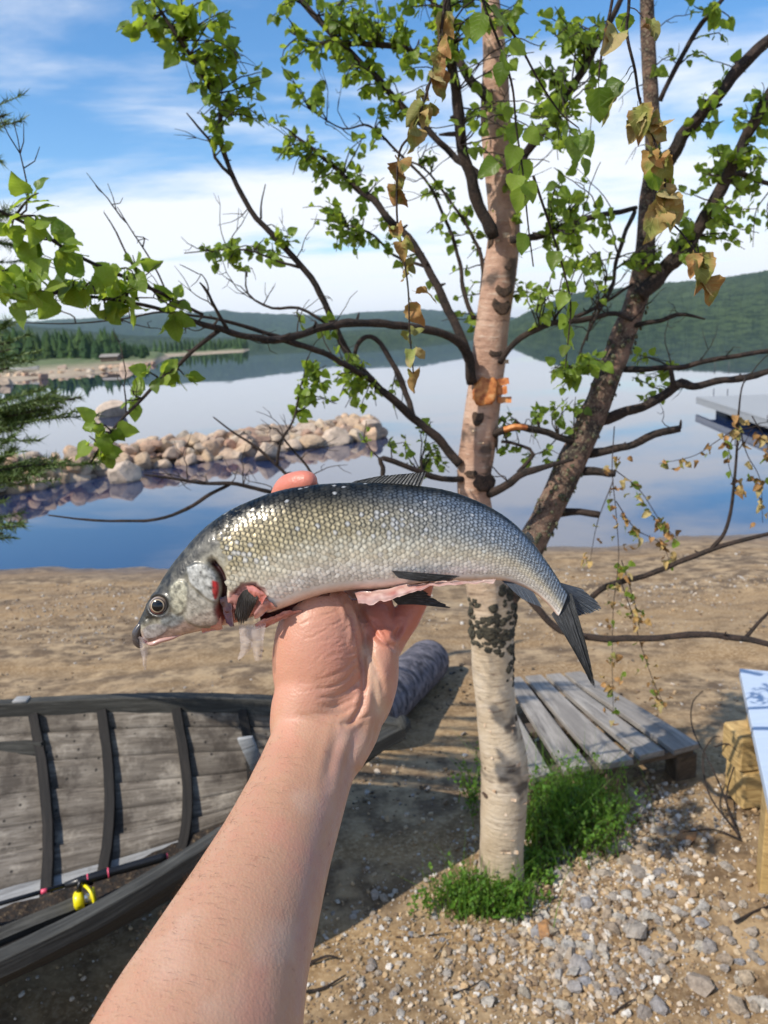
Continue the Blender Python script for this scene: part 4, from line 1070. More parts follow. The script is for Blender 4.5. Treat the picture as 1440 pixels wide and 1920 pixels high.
# ================================================================== weathered wood
def mat_wood_grey(name, light, mid, dark, sx=2.0, sy=26.0, holes=0.0, rough=0.85):
    m = Mat(name); o = m.coord('UV', (sx, sy, 1)); w = m.coord('World')
    g = m.noise(o, 3.0, 6, 0.65, 0.6); b = m.noise(m.coord('UV', (1.2, 5, 1)), 2.0, 4, 0.6); sp = m.noise(w, 45, 4, 0.7)
    rnd = m.objrand()
    c = m.ramp(g, [(0.30, dark), (0.46, mid), (0.66, light)])
    c = m.mix(m.range(b, 0.40, 0.60, 0.0, 0.65), c, m.mix(0.5, dark, mid))
    c = m.mix(m.range(sp, 0.60, 0.75, 0.0, 0.5), c, dark)
    c = m.mix(m.range(rnd, 0, 1, 0.0, 0.30), c, mid)
    if holes:
        st_ = m.noise(w, 6.0, 5, 0.7); c = m.mix(m.range(st_, 0.50, 0.62, 0.0, 0.8), c, (0.035, 0.026, 0.019)); c = m.mix(m.range(st_, 0.44, 0.34, 0.0, 0.45), c, (0.42, 0.37, 0.30))
        v = m.vor(w, 26.0); c = m.mix(m.range(v, 0.16, 0.10, 0.0, holes), c, (0.012, 0.009, 0.007))
    m.p(Base_Color=c, Roughness=rough); m.bump(m.math('ADD', g, m.math('MULTIPLY', sp, 0.5)), 0.7, 0.004)
    return m.m
M_hull = mat_wood_grey('weathered_planking', (0.30, 0.265, 0.22), (0.135, 0.112, 0.088), (0.026, 0.020, 0.015), holes=0.9)
M_gun = mat_wood_grey('dark_gunwale_wood', (0.10, 0.098, 0.086), (0.034, 0.033, 0.028), (0.009, 0.0085, 0.007))
M_rib = mat_wood_grey('tarred_rib_wood', (0.034, 0.027, 0.022), (0.011, 0.009, 0.0075), (0.005, 0.004, 0.003))
M_tar = mat_wood_grey('tarred_hull', (0.040, 0.036, 0.032), (0.018, 0.016, 0.014), (0.008, 0.007, 0.006))
M_floor = mat_wood_grey('pale_floorboard', (0.47, 0.48, 0.48), (0.30, 0.30, 0.295), (0.10, 0.095, 0.09))
M_pallet = mat_wood_grey('pallet_wood', (0.43, 0.39, 0.34), (0.26, 0.235, 0.205), (0.105, 0.09, 0.078), 1.5, 18)
M_block = mat_wood_grey('pallet_block', (0.20, 0.15, 0.11), (0.11, 0.08, 0.055), (0.04, 0.03, 0.02), 4, 8)

# ================================================================== rowing boat
def bz(x, y, z): return PZ(x, y, z)
NB = 60
FG_ = np.array([bz(-420, 1385, .45), bz(-150, 1345, .45), bz(0, 1332, .455), bz(180, 1322, .46), bz(350, 1319, .47), bz(520, 1325, .475), bz(640, 1343, .485), bz(752, 1372, .50)])
NG_ = np.array([bz(-420, 1985, .34), bz(-150, 1878, .35), bz(0, 1808, .36), bz(150, 1735, .37), bz(280, 1660, .385), bz(420, 1570, .41), bz(600, 1455, .46), bz(752, 1372, .50)])
far_g = catmull(FG_, NB); near_g = catmull(NG_, NB)
tb = np.linspace(0, 1, NB)
keel = catmull(np.array([bz(-420, 1925, .09), bz(-150, 1812, .085), bz(0, 1742, .08), bz(120, 1698, .08), bz(250, 1645, .085), bz(400, 1575, .11), bz(580, 1478, .22), bz(752, 1371, .495)]), NB)
def section(g, k, f, bul=0.26):
    """point on the hull side: f = 0 at the gunwale, 1 at the keel; bulging bilge"""
    f = np.asarray(f)[None, :, None]
    p = g[:, None, :] * (1 - f) + k[:, None, :] * f
    out = (g - k); out = out.copy(); out[:, 2] = 0
    b = bul * f * (1 - f)
    p = p + out[:, None, :] * b
    p[:, :, 2] -= (np.sin(np.pi * f[..., 0]) * 0.045 * np.clip((1 - tb) * 3, 0, 1)[:, None])
    return p
boat = thing('rowing_boat', (*(keel[25][:2]), gz(*keel[25][:2])), 'old weathered wooden rowing boat lying on the beach behind the arm', 'boat')
ND = 7
def strakes(g, side, name_col):
    edges = np.linspace(0.0, 1.0, ND + 1)
    for s in range(ND):
        f = np.linspace(edges[s] - (0.012 if s else 0), edges[s + 1] - 0.006, 5)
        inner = section(g, keel, np.clip(f, 0, 1), 0.26 if side == 'far' else 0.42)
        nrm = np.cross(np.gradient(inner, axis=0), np.gradient(inner, axis=1)); nrm /= np.linalg.norm(nrm, axis=2)[..., None] + 1e-9
        c = (far_g.mean(0) + near_g.mean(0)) / 2 + np.array([0, 0, 0.3])
        sg = np.sign(((c - inner) * nrm).sum(2).mean()); nrm = nrm * sg              # towards the inside
        inner = inner + nrm * (0.004 * ((s % 2) - 0.5) + rng.normal(0, 0.001)) + nrm * (np.linspace(0.006, 0, 5)[None, :, None])
        outer = inner - nrm * 0.014
        mb = MB()
        ln = np.concatenate([[0], np.cumsum(np.linalg.norm(np.diff(inner[:, 2], axis=0), axis=1))])
        UV = np.stack([np.repeat(ln, 5), np.tile(np.linspace(0, 0.075, 5), NB)], 1) + np.array([rng.uniform(0, 4), rng.uniform(0, 4)])
        FF = grid_faces(NB, 5)
        A = inner.reshape(-1, 3); B_ = outer.reshape(-1, 3); n = len(A)
        rim = []
        for i in range(NB - 1):
            rim += [[i * 5, (i + 1) * 5, (i + 1) * 5 + n, i * 5 + n], [(i + 1) * 5 + 4, i * 5 + 4, i * 5 + 4 + n, (i + 1) * 5 + 4 + n]]
        mb.add(np.vstack([A, B_]), np.vstack([FF, FF[:, ::-1] + n, rim]), np.vstack([UV, UV]))
        o = mb.build('plank', (M_floor if s == ND - 1 else M_hull) if side == 'far' else M_gun, boat)
        o.data.materials.append(M_tar)
        mi = np.zeros(len(o.data.polygons), np.int32); mi[len(FF):] = 1; o.data.polygons.foreach_set('material_index', mi)
strakes(far_g, 'far', None); strakes(near_g, 'near', None)
def rail(g, w, h, name, mat, inward, zoff=0.0):
    T, N, B_ = frames(g); up = np.array([0, 0, 1.0]); S = np.cross(T, up); S /= np.linalg.norm(S, axis=1)[:, None]
    prof = [(-w, -h), (-w, h * 0.86), (-w * 0.86, h), (w * 0.86, h), (w, h * 0.86), (w, -h)]
    V = np.stack([g + S * a_ + up * (b_ + zoff) for a_, b_ in prof], 1); V = V + (fbm(V.reshape(-1, 3), 14, 3, 2) * 0.003).reshape(NB, 6, 1)
    V = np.concatenate([V, V[:, :1]], 1)
    ln = np.concatenate([[0], np.cumsum(np.linalg.norm(np.diff(g, axis=0), axis=1))])
    UV = np.stack([np.repeat(ln, 7), np.tile(np.array([0, .05, .055, .10, .105, .155, .2]), NB)], 1)
    mb = MB().add(V.reshape(-1, 3), grid_faces(NB, 7), UV); e = (NB - 1) * 7
    mb.extra([[e + 5, e + 4, e + 3, e + 2, e + 1, e], [0, 1, 2, 3, 4, 5]])
    return mb.build(name, mat, boat, False)
rail(far_g, 0.020, 0.027, 'gunwale', M_gun, 1, 0.005); rail(near_g, 0.021, 0.020, 'gunwale', M_gun, -1, 0.004)
# stem post, keelson and bottom boards
mb = MB(); st = np.array([keel[47], keel[52] + np.array([0, 0, -0.02]), keel[56], far_g[-1] + np.array([0.012, 0.0, 0.03])]); tube(mb, catmull(st, 14), np.linspace(0.022, 0.026, 14), 8, 0.08); mb.build('stem_post', M_gun, boat)
def strip(C, wdir, w, th, name, mat, lift=0.0):
    C = np.asarray(C); T = np.gradient(C, axis=0); T /= np.linalg.norm(T, axis=1)[:, None]
    S = np.asarray(wdir) - T * (T @ np.asarray(wdir))[:, None]; S /= np.linalg.norm(S, axis=1)[:, None]; U = np.cross(S, T); U *= np.sign(U[:, 2:3] + 1e-9)
    V = np.stack([C + S * a_ + U * (b_ + lift) for a_, b_ in ((-w, -th), (-w, th), (w, th), (w, -th))], 1); V = np.concatenate([V, V[:, :1]], 1)
    V = V + (fbm(V.reshape(-1, 3), 20, 3, 4) * 0.002).reshape(len(C), 5, 1); V[:, 4] = V[:, 0]
    ln = np.concatenate([[0], np.cumsum(np.linalg.norm(np.diff(C, axis=0), axis=1))]); n = len(C)
    mb = MB().add(V.reshape(-1, 3), grid_faces(n, 5), np.stack([np.repeat(ln, 5), np.tile(np.array([0, .02, .02 + 2 * w, .04 + 2 * w, .04 + 4 * w]), n)], 1) + rng.uniform(0, 4, 2))
    mb.extra([[0, 1, 2, 3], [(n - 1) * 5 + 3, (n - 1) * 5 + 2, (n - 1) * 5 + 1, (n - 1) * 5]])
    return mb.build(name, mat, boat, False)
FLz = .155
fl = catmull(np.array([bz(-420, 1895, FLz), bz(-120, 1765, FLz), bz(0, 1718, FLz), bz(150, 1656, FLz), bz(300, 1598, FLz + .01), bz(440, 1545, FLz + .03), bz(560, 1500, FLz + .07)]), 30)
fl2 = catmull(np.array([bz(-420, 1945, .13), bz(-120, 1810, .13), bz(0, 1757, .13), bz(110, 1712, .13), bz(160, 1690, .13)]), 18)
strip(fl2, (0.3, 1, 0.1), 0.022, 0.012, 'floorboard', M_gun)
fl3 = catmull(np.array([bz(-420, 1990, .11), bz(-120, 1850, .11), bz(0, 1793, .11), bz(150, 1722, .11), bz(280, 1655, .11), bz(420, 1580, .13)]), 18)
strip(fl3, (0.3, 1, -0.1), 0.040, 0.012, 'floorboard', M_rib)
# ribs on the far side: gunwale to keel
for xg, xk in [(72, 100), (188, 222), (333, 374), (-75, -60), (450, 500)]:
    i0 = int(np.argmin(np.abs(to_px(far_g)[:, 0] - xg)))
    f = np.linspace(0.02, 0.98, 16); Q = section(far_g, keel, f)
    i1 = int(np.argmin(np.abs(to_px(Q[:, 12])[:, 0] - xk)))
    idx = np.clip(np.round(np.linspace(i0, i1, 16)).astype(int), 0, NB - 1)
    fi = np.linspace(i0, i1, 16); lo = np.clip(np.floor(fi).astype(int), 0, NB - 2); fr = (fi - lo)[:, None]
    C = Q[lo, np.arange(16)] * (1 - fr) + Q[lo + 1, np.arange(16)] * fr
    C = C - (C - (keel[i0] + np.array([0, 0, 0.35]))) * 0.035
    strip(C, (1, 0.1, 0), 0.015, 0.012, 'rib', M_rib, 0.006)
# riser and thwart end at the left, breast board in the bow, rowlock pad
r_ = catmull(np.array([bz(-300, 1412, .36), bz(0, 1390, .36), bz(92, 1388, .365)]), 10) + np.array([0, -0.045, 0]); strip(r_, (0, 0.2, 1), 0.020, 0.012, 'riser', M_gun)
mb = MB(); c0 = bz(476, 1405, .40); box(mb, c0 + np.array([0, -0.03, 0]), np.array([0.022, 0.004, 0.0]), np.array([0.0, 0.006, 0.001]), np.array([0.012, 0.03, -0.075])); mb.build('breast_board', M_floor, boat)
mb = MB(); i = int(np.argmin(np.abs(to_px(far_g)[:, 0] - 45))); box(mb, far_g[i] + np.array([0, -0.002, 0.036]), np.array([0.024, 0, 0]), np.array([0, 0.019, 0]), np.array([0, 0, 0.004])); mb.build('rowlock_plate', M_floor, boat)
# rowlock post ring on the near rail, out of the floor
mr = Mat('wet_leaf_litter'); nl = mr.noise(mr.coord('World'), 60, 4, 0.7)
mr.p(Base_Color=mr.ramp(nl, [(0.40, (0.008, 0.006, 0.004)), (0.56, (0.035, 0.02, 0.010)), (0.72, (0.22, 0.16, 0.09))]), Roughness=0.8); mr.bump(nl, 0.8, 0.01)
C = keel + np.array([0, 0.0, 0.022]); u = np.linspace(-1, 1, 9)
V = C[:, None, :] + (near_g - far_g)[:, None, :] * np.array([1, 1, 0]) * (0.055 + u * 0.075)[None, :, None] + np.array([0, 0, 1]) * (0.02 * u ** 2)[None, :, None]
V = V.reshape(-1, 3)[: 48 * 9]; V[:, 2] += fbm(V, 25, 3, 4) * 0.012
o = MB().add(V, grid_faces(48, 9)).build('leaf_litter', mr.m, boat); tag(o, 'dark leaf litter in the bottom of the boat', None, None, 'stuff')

# ================================================================== fishing rod lying in the boat
mk = Mat('black_rod'); mk.p(Base_Color=(0.008, 0.008, 0.009), Roughness=0.35)
mpk = Mat('pink_rod_wrap'); mpk.p(Base_Color=(0.75, 0.09, 0.16), Roughness=0.35)
my = Mat('yellow_reel'); my.p(Base_Color=(0.85, 0.72, 0.008), Roughness=0.3, Coat_Weight=0.4)
ms_ = Mat('reel_metal'); ms_.p(Base_Color=(0.6, 0.6, 0.58), Roughness=0.25, Metallic=0.9)
rz = .215
RA, RB = bz(312, 1606, rz - .02), bz(-260, 1768, rz - .04)
def rp(t): return RA * (1 - t) + RB * t
rod = thing('fishing_rod', rp(0.2), 'black fishing rod with pink wraps and yellow reel lying in the boat', 'fishing rod')
mb = MB(); tube(mb, np.array([rp(0), rp(.02), rp(.15), rp(.19), rp(.21), rp(.30), rp(.36)]), [.0125, .0135, .0130, .0115, .0145, .0130, .008], 14); mb.build('grip', mk.m, rod)
mb = MB(); tube(mb, np.array([rp(.36), rp(.6), rp(1.0)]), [.0065, .006, .005], 8); mb.build('blank', mk.m, rod)
for t0, t1, rr in [(-.006, .004, .0095), (.206, .211, .0152), (.278, .283, .0138), (.42, .44, .0070)]:
    mb = MB(); tube(mb, np.array([rp(t0), rp((t0 + t1) / 2), rp(t1)]), rr, 10); mb.build('wrap', mpk.m, rod)
reel_p = bz(162, 1684, rz - .060)
ax = (RA - RB) / np.linalg.norm(RA - RB); upv = np.cross(ax, FWD); upv /= np.linalg.norm(upv); upv *= np.sign(upv[2]); sd = np.cross(ax, upv)
mb = MB(); tube(mb, reel_p + ax[None] * np.array([-0.0333, -0.0280, -0.0140, -0.0070])[:, None], [0.0175, 0.0254, 0.0254, 0.0210], 20); reel = mb.build('reel', my.m, rod); tag(reel, 'bright yellow fishing reel')
mb = MB(); tube(mb, reel_p + ax[None] * np.array([-0.0070, 0.0000, 0.0175])[:, None], [0.0158, 0.0149, 0.0158], 18); mb.build('line_spool', ms_.m, reel)
mb = MB(); tube(mb, reel_p + ax[None] * np.array([0.0175, 0.0219, 0.0245])[:, None], [0.0236, 0.0245, 0.0201], 20); mb.build('spool_cap', my.m, reel)
mb = MB(); aa = np.linspace(-0.6, 2.6, 16); tube(mb, reel_p[None] + ax[None] * (0.0210 * np.cos(aa * 1.0))[:, None] + (upv[None] * np.sin(aa)[:, None] + sd[None] * np.cos(aa)[:, None]) * 0.0350, 0.0046, 8); mb.build('bail_arm', my.m, reel)
mb = MB(); tube(mb, np.array([reel_p - ax * 0.0210 - upv * 0.0210, reel_p - ax * 0.0035 - upv * 0.0368, reel_p + ax * 0.0210 - upv * 0.0368]), [0.0070, 0.0079, 0.0070], 8); mb.build('handle', my.m, reel)
mb = MB(); tube(mb, np.array([reel_p - ax * 0.0175 + upv * 0.0175, reel_p - ax * 0.0105 + upv * 0.0525, rp(.27) - upv * 0.0140]), [0.0088, 0.0079, 0.0088], 8); mb.build('reel_foot', mk.m, reel)

# ================================================================== log behind the bow
def mat_log():
    m = Mat('log_bark'); o = m.coord('Object', (5, 5, 16)); v = m.vor(m.coord('UV', (5, 9, 1)), 1.0, 'DISTANCE_TO_EDGE'); n = m.noise(m.coord('UV', (4, 12, 1)), 2.5, 5, 0.6, 0.8)
    c = m.ramp(n, [(0.36, (0.025, 0.023, 0.030)), (0.5, (0.11, 0.10, 0.115)), (0.66, (0.25, 0.225, 0.24))])
    m.p(Base_Color=c, Roughness=0.9); m.bump(m.math('ADD', n, m.math('MULTIPLY', v, 0.5)), 1.0, 0.02); return m.m
L1, L0_ = PG(806, 1268), PG(700, 1400)
dirl = (L1 - L0_); dirl[2] = 0; dirl /= np.linalg.norm(dirl)
LA = np.array([*(L0_[:2] - dirl[:2] * 0.05), 0.10]); LB = np.array([*L1[:2], 0]); LB[2] = gz(*LB[:2]) + 0.095
C = catmull(np.array([LA, (LA + LB) / 2, LB]), 26)
mb = MB(); tube(mb, np.vstack([C[:-1], C[-1:], C[-1:] + dirl * 0.012]), np.concatenate([np.linspace(0.112, 0.118, 25), [0.114, 0.095]]), 28, 0.05, seed=2)
log_mat = mat_log()
logo = thing('log', C[13] - np.array([0, 0, 0.1]), 'thick grey barked log lying on the sand behind the boat', 'log')
mb.build('bark', log_mat, logo)
me = Mat('cut_wood'); ne = me.node('ShaderNodeTexWave', {'Vector': me.coord('Object', (1, 1, 1)), 'Scale': 40.0, 'Distortion': 3.0}, wave_type='RINGS').outputs['Fac']
me.p(Base_Color=me.mix(ne, (0.16, 0.13, 0.11), (0.30, 0.26, 0.22)), Roughness=0.9)
mb = MB(); tube(mb, np.array([C[-1] + dirl * 0.011, C[-1] + dirl * 0.016]), [0.094, 0.088], 24); mb.build('end_grain', me.m, logo)

# ================================================================== pallet beside the birch
TZ = 0.135
cor = [PZ(958, 1272, .06), PZ(1092, 1258, .06), PZ(1308, 1396, TZ), PZ(1010, 1432, TZ)]
fl_, fr_, nr_, nl_ = [np.asarray(c) for c in cor]
fr_ = nr_ + (fr_ - nr_); 
pal = thing('pallet', (*((fl_ + nr_) / 2)[:2], gz(*((fl_ + nr_) / 2)[:2])), 'weathered grey wooden pallet lying on the sand beside the birch', 'pallet')
nrm = np.cross(nr_ - fr_, fl_ - fr_); nrm /= np.linalg.norm(nrm); nrm *= np.sign(nrm[2])
nsl = 6
far_e = [PZ(x, y, .06) for x, y in [(905, 1285), (958, 1272), (1002, 1268), (1046, 1263), (1090, 1258)]]
near_e = [PZ(x, y, TZ) for x, y in [(1000, 1462), (1072, 1440), (1160, 1428), (1240, 1412), (1310, 1394)]]
fe = catmull(np.array(far_e), 41); ne_ = catmull(np.array(near_e), 41)
for k, (t0, t1) in enumerate([(0.0, 0.14), (0.20, 0.36), (0.42, 0.585), (0.635, 0.78), (0.83, 1.0)]):
    i0, i1 = int(t0 * 40), int(t1 * 40)
    A, B_, Cc, D = fe[i0], fe[i1], ne_[i1], ne_[i0]
    ext = rng.uniform(-0.02, 0.03); Cc = Cc + (Cc - B_) * ext; D = D + (D - A) * ext
    nseg = 10; f = np.linspace(0, 1, nseg)[:, None]
    Lft, Rgt = A * (1 - f) + D * f, B_ * (1 - f) + Cc * f
    wav = nrm * (0.003 * np.sin(f * 5 + k))
    V = np.stack([Lft + wav, Lft * .98 + Rgt * .02 + nrm * .002 + wav, Lft * .02 + Rgt * .98 + nrm * .002 + wav, Rgt + wav, Rgt - nrm * .018 + wav, Lft - nrm * .018 + wav], 1); V = np.concatenate([V, V[:, :1]], 1)
    ln = f[:, 0] * np.linalg.norm(D - A); wd = np.linalg.norm(A - B_)
    UV = np.stack([np.repeat(ln, 7), np.tile(np.array([0, .003, wd, wd + .003, wd + .02, 2 * wd + .02, 2 * wd + .04]), nseg)], 1) + rng.uniform(0, 4, 2)
    mb = MB().add(V.reshape(-1, 3), grid_faces(nseg, 7), UV); e = (nseg - 1) * 7
    mb.extra([[e + q for q in (5, 4, 3, 2, 1, 0)], [0, 1, 2, 3, 4, 5]])
    mb.build('slat', M_pallet, pal, False)
for fpos in (0.06, 0.52, 0.93):
    A = fe[0] * (1 - fpos) + ne_[0] * fpos - nrm * .032; B_ = fe[-1] * (1 - fpos) + ne_[-1] * fpos - nrm * .032
    xd = (B_ - A) / 2; yd = (ne_[20] - fe[20]); yd = yd / np.linalg.norm(yd) * 0.045
    mb = MB(); box(mb, (A + B_) / 2, xd * 0.985, yd, nrm * 0.0125); mb.build('stringer_board', M_block, pal, False)
    for q in (0.04, 0.5, 0.95):
        c = A * (1 - q) + B_ * q - nrm * 0.055; g = gz(c[0], c[1]); hz = max(0.03, (c[2] + 0.042 - g) / 2 + 0.01)
        mb = MB(); box(mb, np.array([c[0], c[1], c[2] + 0.042 - hz]), xd / np.linalg.norm(xd) * 0.045, yd, np.array([0, 0, hz])); mb.build('block', M_block, pal, False)

# ================================================================== bench at the right edge
mw = Mat('white_board_shade_tint'); nw = mw.noise(mw.coord('World', (3, 30, 3)), 2, 4); mw.p(Base_Color=mw.mix(nw, (0.42, 0.50, 0.62), (0.52, 0.60, 0.70)), Roughness=0.45); mw.bump(nw, 0.2, 0.002)  # pale blue of shade is put into the white boards' colour
mt = Mat('pine_timber'); nt_ = mt.noise(mt.coord('World', (6, 6, 40)), 2.5, 4, 0.6, 1.0); mt.p(Base_Color=mt.ramp(nt_, [(0.35, (0.30, 0.19, 0.07)), (0.6, (0.52, 0.36, 0.15))]), Roughness=0.7); mt.bump(nt_, 0.4, 0.003)
hb = 0.43
bA, bB = PZ(1386, 1253, hb), PZ(1440, 1500, hb); dv = (bB - bA); dv[2] = 0; ln_ = np.linalg.norm(dv); dv /= ln_; sv = np.array([dv[1], -dv[0], 0]); sv *= np.sign(sv[0])
bench = thing('bench', (*(bA + dv * .4 + sv * .18)[:2], gz(*(bA + dv * .4 + sv * .18)[:2])), 'white topped bench on yellow timber legs at the right edge', 'bench')
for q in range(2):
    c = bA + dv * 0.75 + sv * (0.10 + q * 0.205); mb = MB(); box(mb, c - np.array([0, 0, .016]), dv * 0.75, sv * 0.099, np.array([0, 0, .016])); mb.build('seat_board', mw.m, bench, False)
for t in (0.16, 0.62, 1.3):
    c = bA + dv * t + sv * 0.20; g = gz(c[0], c[1])
    for s_ in (-1, 1):
        cc = c + sv * 0.15 * s_; hz = (hb - .034 - g) / 2
        mb = MB(); box(mb, np.array([cc[0], cc[1], g + hz]), sv * 0.028, dv * 0.05, np.array([0, 0, hz])); mb.build('leg', mt.m, bench, False)
# a timber block stack in front of it
bs = PG(1418, 1530); 
for q, (dz, off) in enumerate([(0.0, 0.0), (0.135, 0.012)]):
    g = gz(bs[0], bs[1]); c = np.array([bs[0] + .045 - off, bs[1] + 0.10 + off, g + 0.068 + dz]); mb = MB(); box(mb, c, np.array([.085, 0.01, 0]), np.array([-.005, .06, 0]), np.array([0, 0, .066]))
    o = mb.build('timber_block', mt.m, None, False, origin=c - np.array([0, 0, .066])); tag(o, ['yellow timber block on the gravel, lower of the two by the bench', 'yellow timber block stacked on another by the bench'][q], 'timber block', 'timber blocks by the bench')

# ================================================================== floating dock on the right
md = Mat('dock_boards'); nd = md.noise(md.coord('World', (2, 8, 4)), 2, 4); md.p(Base_Color=md.mix(nd, (0.26, 0.27, 0.27), (0.40, 0.41, 0.41)), Roughness=0.8); md.bump(nd, 0.3, 0.01)
mdk = Mat('dock_float'); mdk.p(Base_Color=(0.09, 0.09, 0.085), Roughness=0.8)
dz0 = WATER + 0.34
dA = PZ(1305, 745, dz0); dB = PZ(1520, 705, dz0); dC = PZ(1560, 826, dz0)
d_len = dC - dA; d_len[2] = 0; Ld = np.linalg.norm(d_len); d_len /= Ld; d_wid = np.array([d_len[1], -d_len[0], 0]); d_wid *= np.sign((dB - dA) @ d_wid)
dock = thing('floating_dock', (*dA[:2], WATER), 'pale grey floating dock on the lake at the right edge', 'dock')
nb = 26
for k in range(nb):
    c = dA + d_len * (Ld * 1.6 * (k + .5) / nb) + d_wid * 1.0
    mb = MB(); box(mb, c, d_len * (Ld * 0.8 / nb * 0.95), d_wid * 1.0, np.array([0, 0, .02])); mb.build('deck_board', md.m, dock, False)
for s_ in (0.04, 1.96):
    mb = MB(); box(mb, dA + d_len * Ld * 0.8 + d_wid * s_ - np.array([0, 0, .10]), d_len * Ld * 0.80, d_wid * 0.035, np.array([0, 0, .075])); mb.build('side_beam', md.m, dock, False)
for k in range(3):
    mb = MB(); box(mb, dA + d_len * Ld * (0.2 + 0.55 * k) + d_wid * 1.0 - np.array([0, 0, .28]), d_len * 0.5, d_wid * 0.8, np.array([0, 0, .11])); mb.build('float', mdk.m, dock, False)
for k, x in enumerate((1340, 1366)):
    mb = MB(); p0 = PZ(x, 700, dz0); tube(mb, np.array([p0 - np.array([0, 0, .03]), p0 + np.array([0, 0, .25]), p0 + np.array([0.0, 0, .5])]), .018, 8); mb.build('post', mdk.m, dock)
# pale boats / hut on the left point
mbw = Mat('white_hull'); mbw.p(Base_Color=(0.72, 0.74, 0.74), Roughness=0.4)
p0 = PZ(38, 697, WATER + 0.5)
hs = MB(); nst = 14; prof = []
for i in range(nst):
    t = i / (nst - 1); w_ = 0.62 * (1 - (2 * t - 1) ** 4 * (1 if t > .5 else .25)); prof.append([(p0[0] + (t - .5) * 4.6, p0[1] + s_ * w_, p0[2] + z_ + 0.18 * (2 * t - 1) ** 2) for s_, z_ in ((-1, .42), (-.8, .1), (0, -.08), (.8, .1), (1, .42))])
hs.add(np.array(prof).reshape(-1, 3), grid_faces(nst, 5)); hs.extra([[0, 1, 2, 3, 4], [(nst - 1) * 5 + q for q in (4, 3, 2, 1, 0)]])
wb = thing('moored_boat', (p0[0], p0[1], p0[2] - .1), 'small white boat on the shore of the left point', 'boat'); hs.build('hull', mbw.m, wb)
dk = MB(); dk.add(np.array([[q[0], q[4]] for q in prof]).reshape(-1, 3) + np.array([0, 0, -.03]), grid_faces(nst, 2)); dk.build('deck', md.m, wb)
p1 = PZ(196, 678, WATER + 0.9)
hut = thing('hut', (p1[0], p1[1], WATER + .9), 'low grey roofed hut before the trees of the left point', 'hut')
mb = MB(); box(mb, p1 + np.array([0, 3, .35]), np.array([1.3, 0, 0]), np.array([0, 1.0, 0]), np.array([0, 0, .4])); mb.build('wall', M_block, hut, False)
for s_ in (-1, 1):
    mb = MB(); box(mb, p1 + np.array([0, 3 + s_ * .55, .86]), np.array([1.45, 0, 0]), np.array([0, .62, -.22 * s_]), np.array([0, .03 * s_, .03])); mb.build('roof', M_pallet, hut, False)
# ================================================================== stones, gravel, plants and litter on the beach
M_peb = mat_rock('pebble', [(0.50, 0.40, 0.27), (0.66, 0.62, 0.55), (0.42, 0.36, 0.30), (0.62, 0.58, 0.52), (0.46, 0.34, 0.22), (0.40, 0.40, 0.42), (0.58, 0.45, 0.30)], 2.0)
peb_meshes = [rock_mesh('stone', M_peb, 200 + k, 1, 0.7, 0.3, 5) for k in range(10)]
def stone_at(x, y, s, sq=0.8):
    p = PG(x, y); p[2] += s * 0.25; return put_rock(ground, p, s, 'stone', peb_meshes, sq)
cnt = 0
# the heap of broken stone right of the tree, thinning towards the camera
while cnt < 268:
    if rng.random() < 0.62:
        t = rng.random(); x = 1160 - 90 * t + rng.normal(0, 90); y = 1500 + 330 * t + rng.normal(0, 45)
    else:
        x, y = rng.uniform(640, 1440), rng.uniform(1660, 1910)
    if y < 1480 or y > 1915 or x > 1438 or (x < 980 and y < 1640): continue
    stone_at(x, y, rng.uniform(0.009, 0.026) * (0.75 if x < 900 else 1.0)); cnt += 1
for x, y, s in [(1028, 1750, .033), (1190, 1755, .036), (1150, 1745, .030), (1085, 1818, .032), (1075, 1855, .026), (1235, 1560, .026), (1170, 1590, .03), (1000, 1670, .03), (1200, 1640, .034), (1330, 1780, .03), (1310, 1850, .036),
                (1100, 1700, .028), (1130, 1640, .03), (1260, 1680, .022), (1060, 1640, .024), (960, 1770, .022), (905, 1850, .02), (1380, 1890, .03), (1235, 1800, .024), (1400, 1840, .026)]:
    stone_at(x, y, s)
o = put_rock(ground, PG(1285, 1572) + np.array([0, 0, .006]), .045, 'stone', peb_meshes, 0.4); tag(o, 'flat orange brown stone')
mo = mat_rock('orange_stone', [(0.55, 0.27, 0.10), (0.58, 0.30, 0.12)], 2.0); o.data = o.data.copy(); o.data.materials[0] = mo
o = put_rock(ground, PG(1025, 1752) + np.array([0, 0, .012]), .030, 'stone', peb_meshes, 0.9); o.data = o.data.copy(); o.data.materials[0] = mo; tag(o, 'orange stone in the gravel')
# gravel: real little stones in one mass
mg = Mat('gravel'); mg_n = mg.noise(mg.coord('World'), 150, 3, 0.6); mg.p(Base_Color=mg.mix(mg.range(mg_n, .4, .7, 0, .4), mg.attr(), (0.10, 0.07, 0.05)), Roughness=0.85)
import bmesh
bm = bmesh.new(); bmesh.ops.create_icosphere(bm, subdivisions=1, radius=1.0)
IV = np.array([v.co[:] for v in bm.verts]); IF = np.array([[v.index for v in f.verts] for f in bm.faces]); bm.free()
bm = bmesh.new(); bmesh.ops.create_cube(bm, size=1.3); bmesh.ops.bevel(bm, geom=bm.edges[:], offset=0.3, segments=1, affect='EDGES')
bmesh.ops.triangulate(bm, faces=bm.faces[:]); KV = np.array([v.co[:] for v in bm.verts]); KF = np.array([[v.index for v in f.verts] for f in bm.faces]); bm.free()
PAL = np.array([(0.40, 0.29, 0.17), (0.50, 0.38, 0.24), (0.28, 0.19, 0.11), (0.52, 0.43, 0.33), (0.58, 0.54, 0.48), (0.34, 0.30, 0.26), (0.44, 0.30, 0.16), (0.22, 0.15, 0.09)])
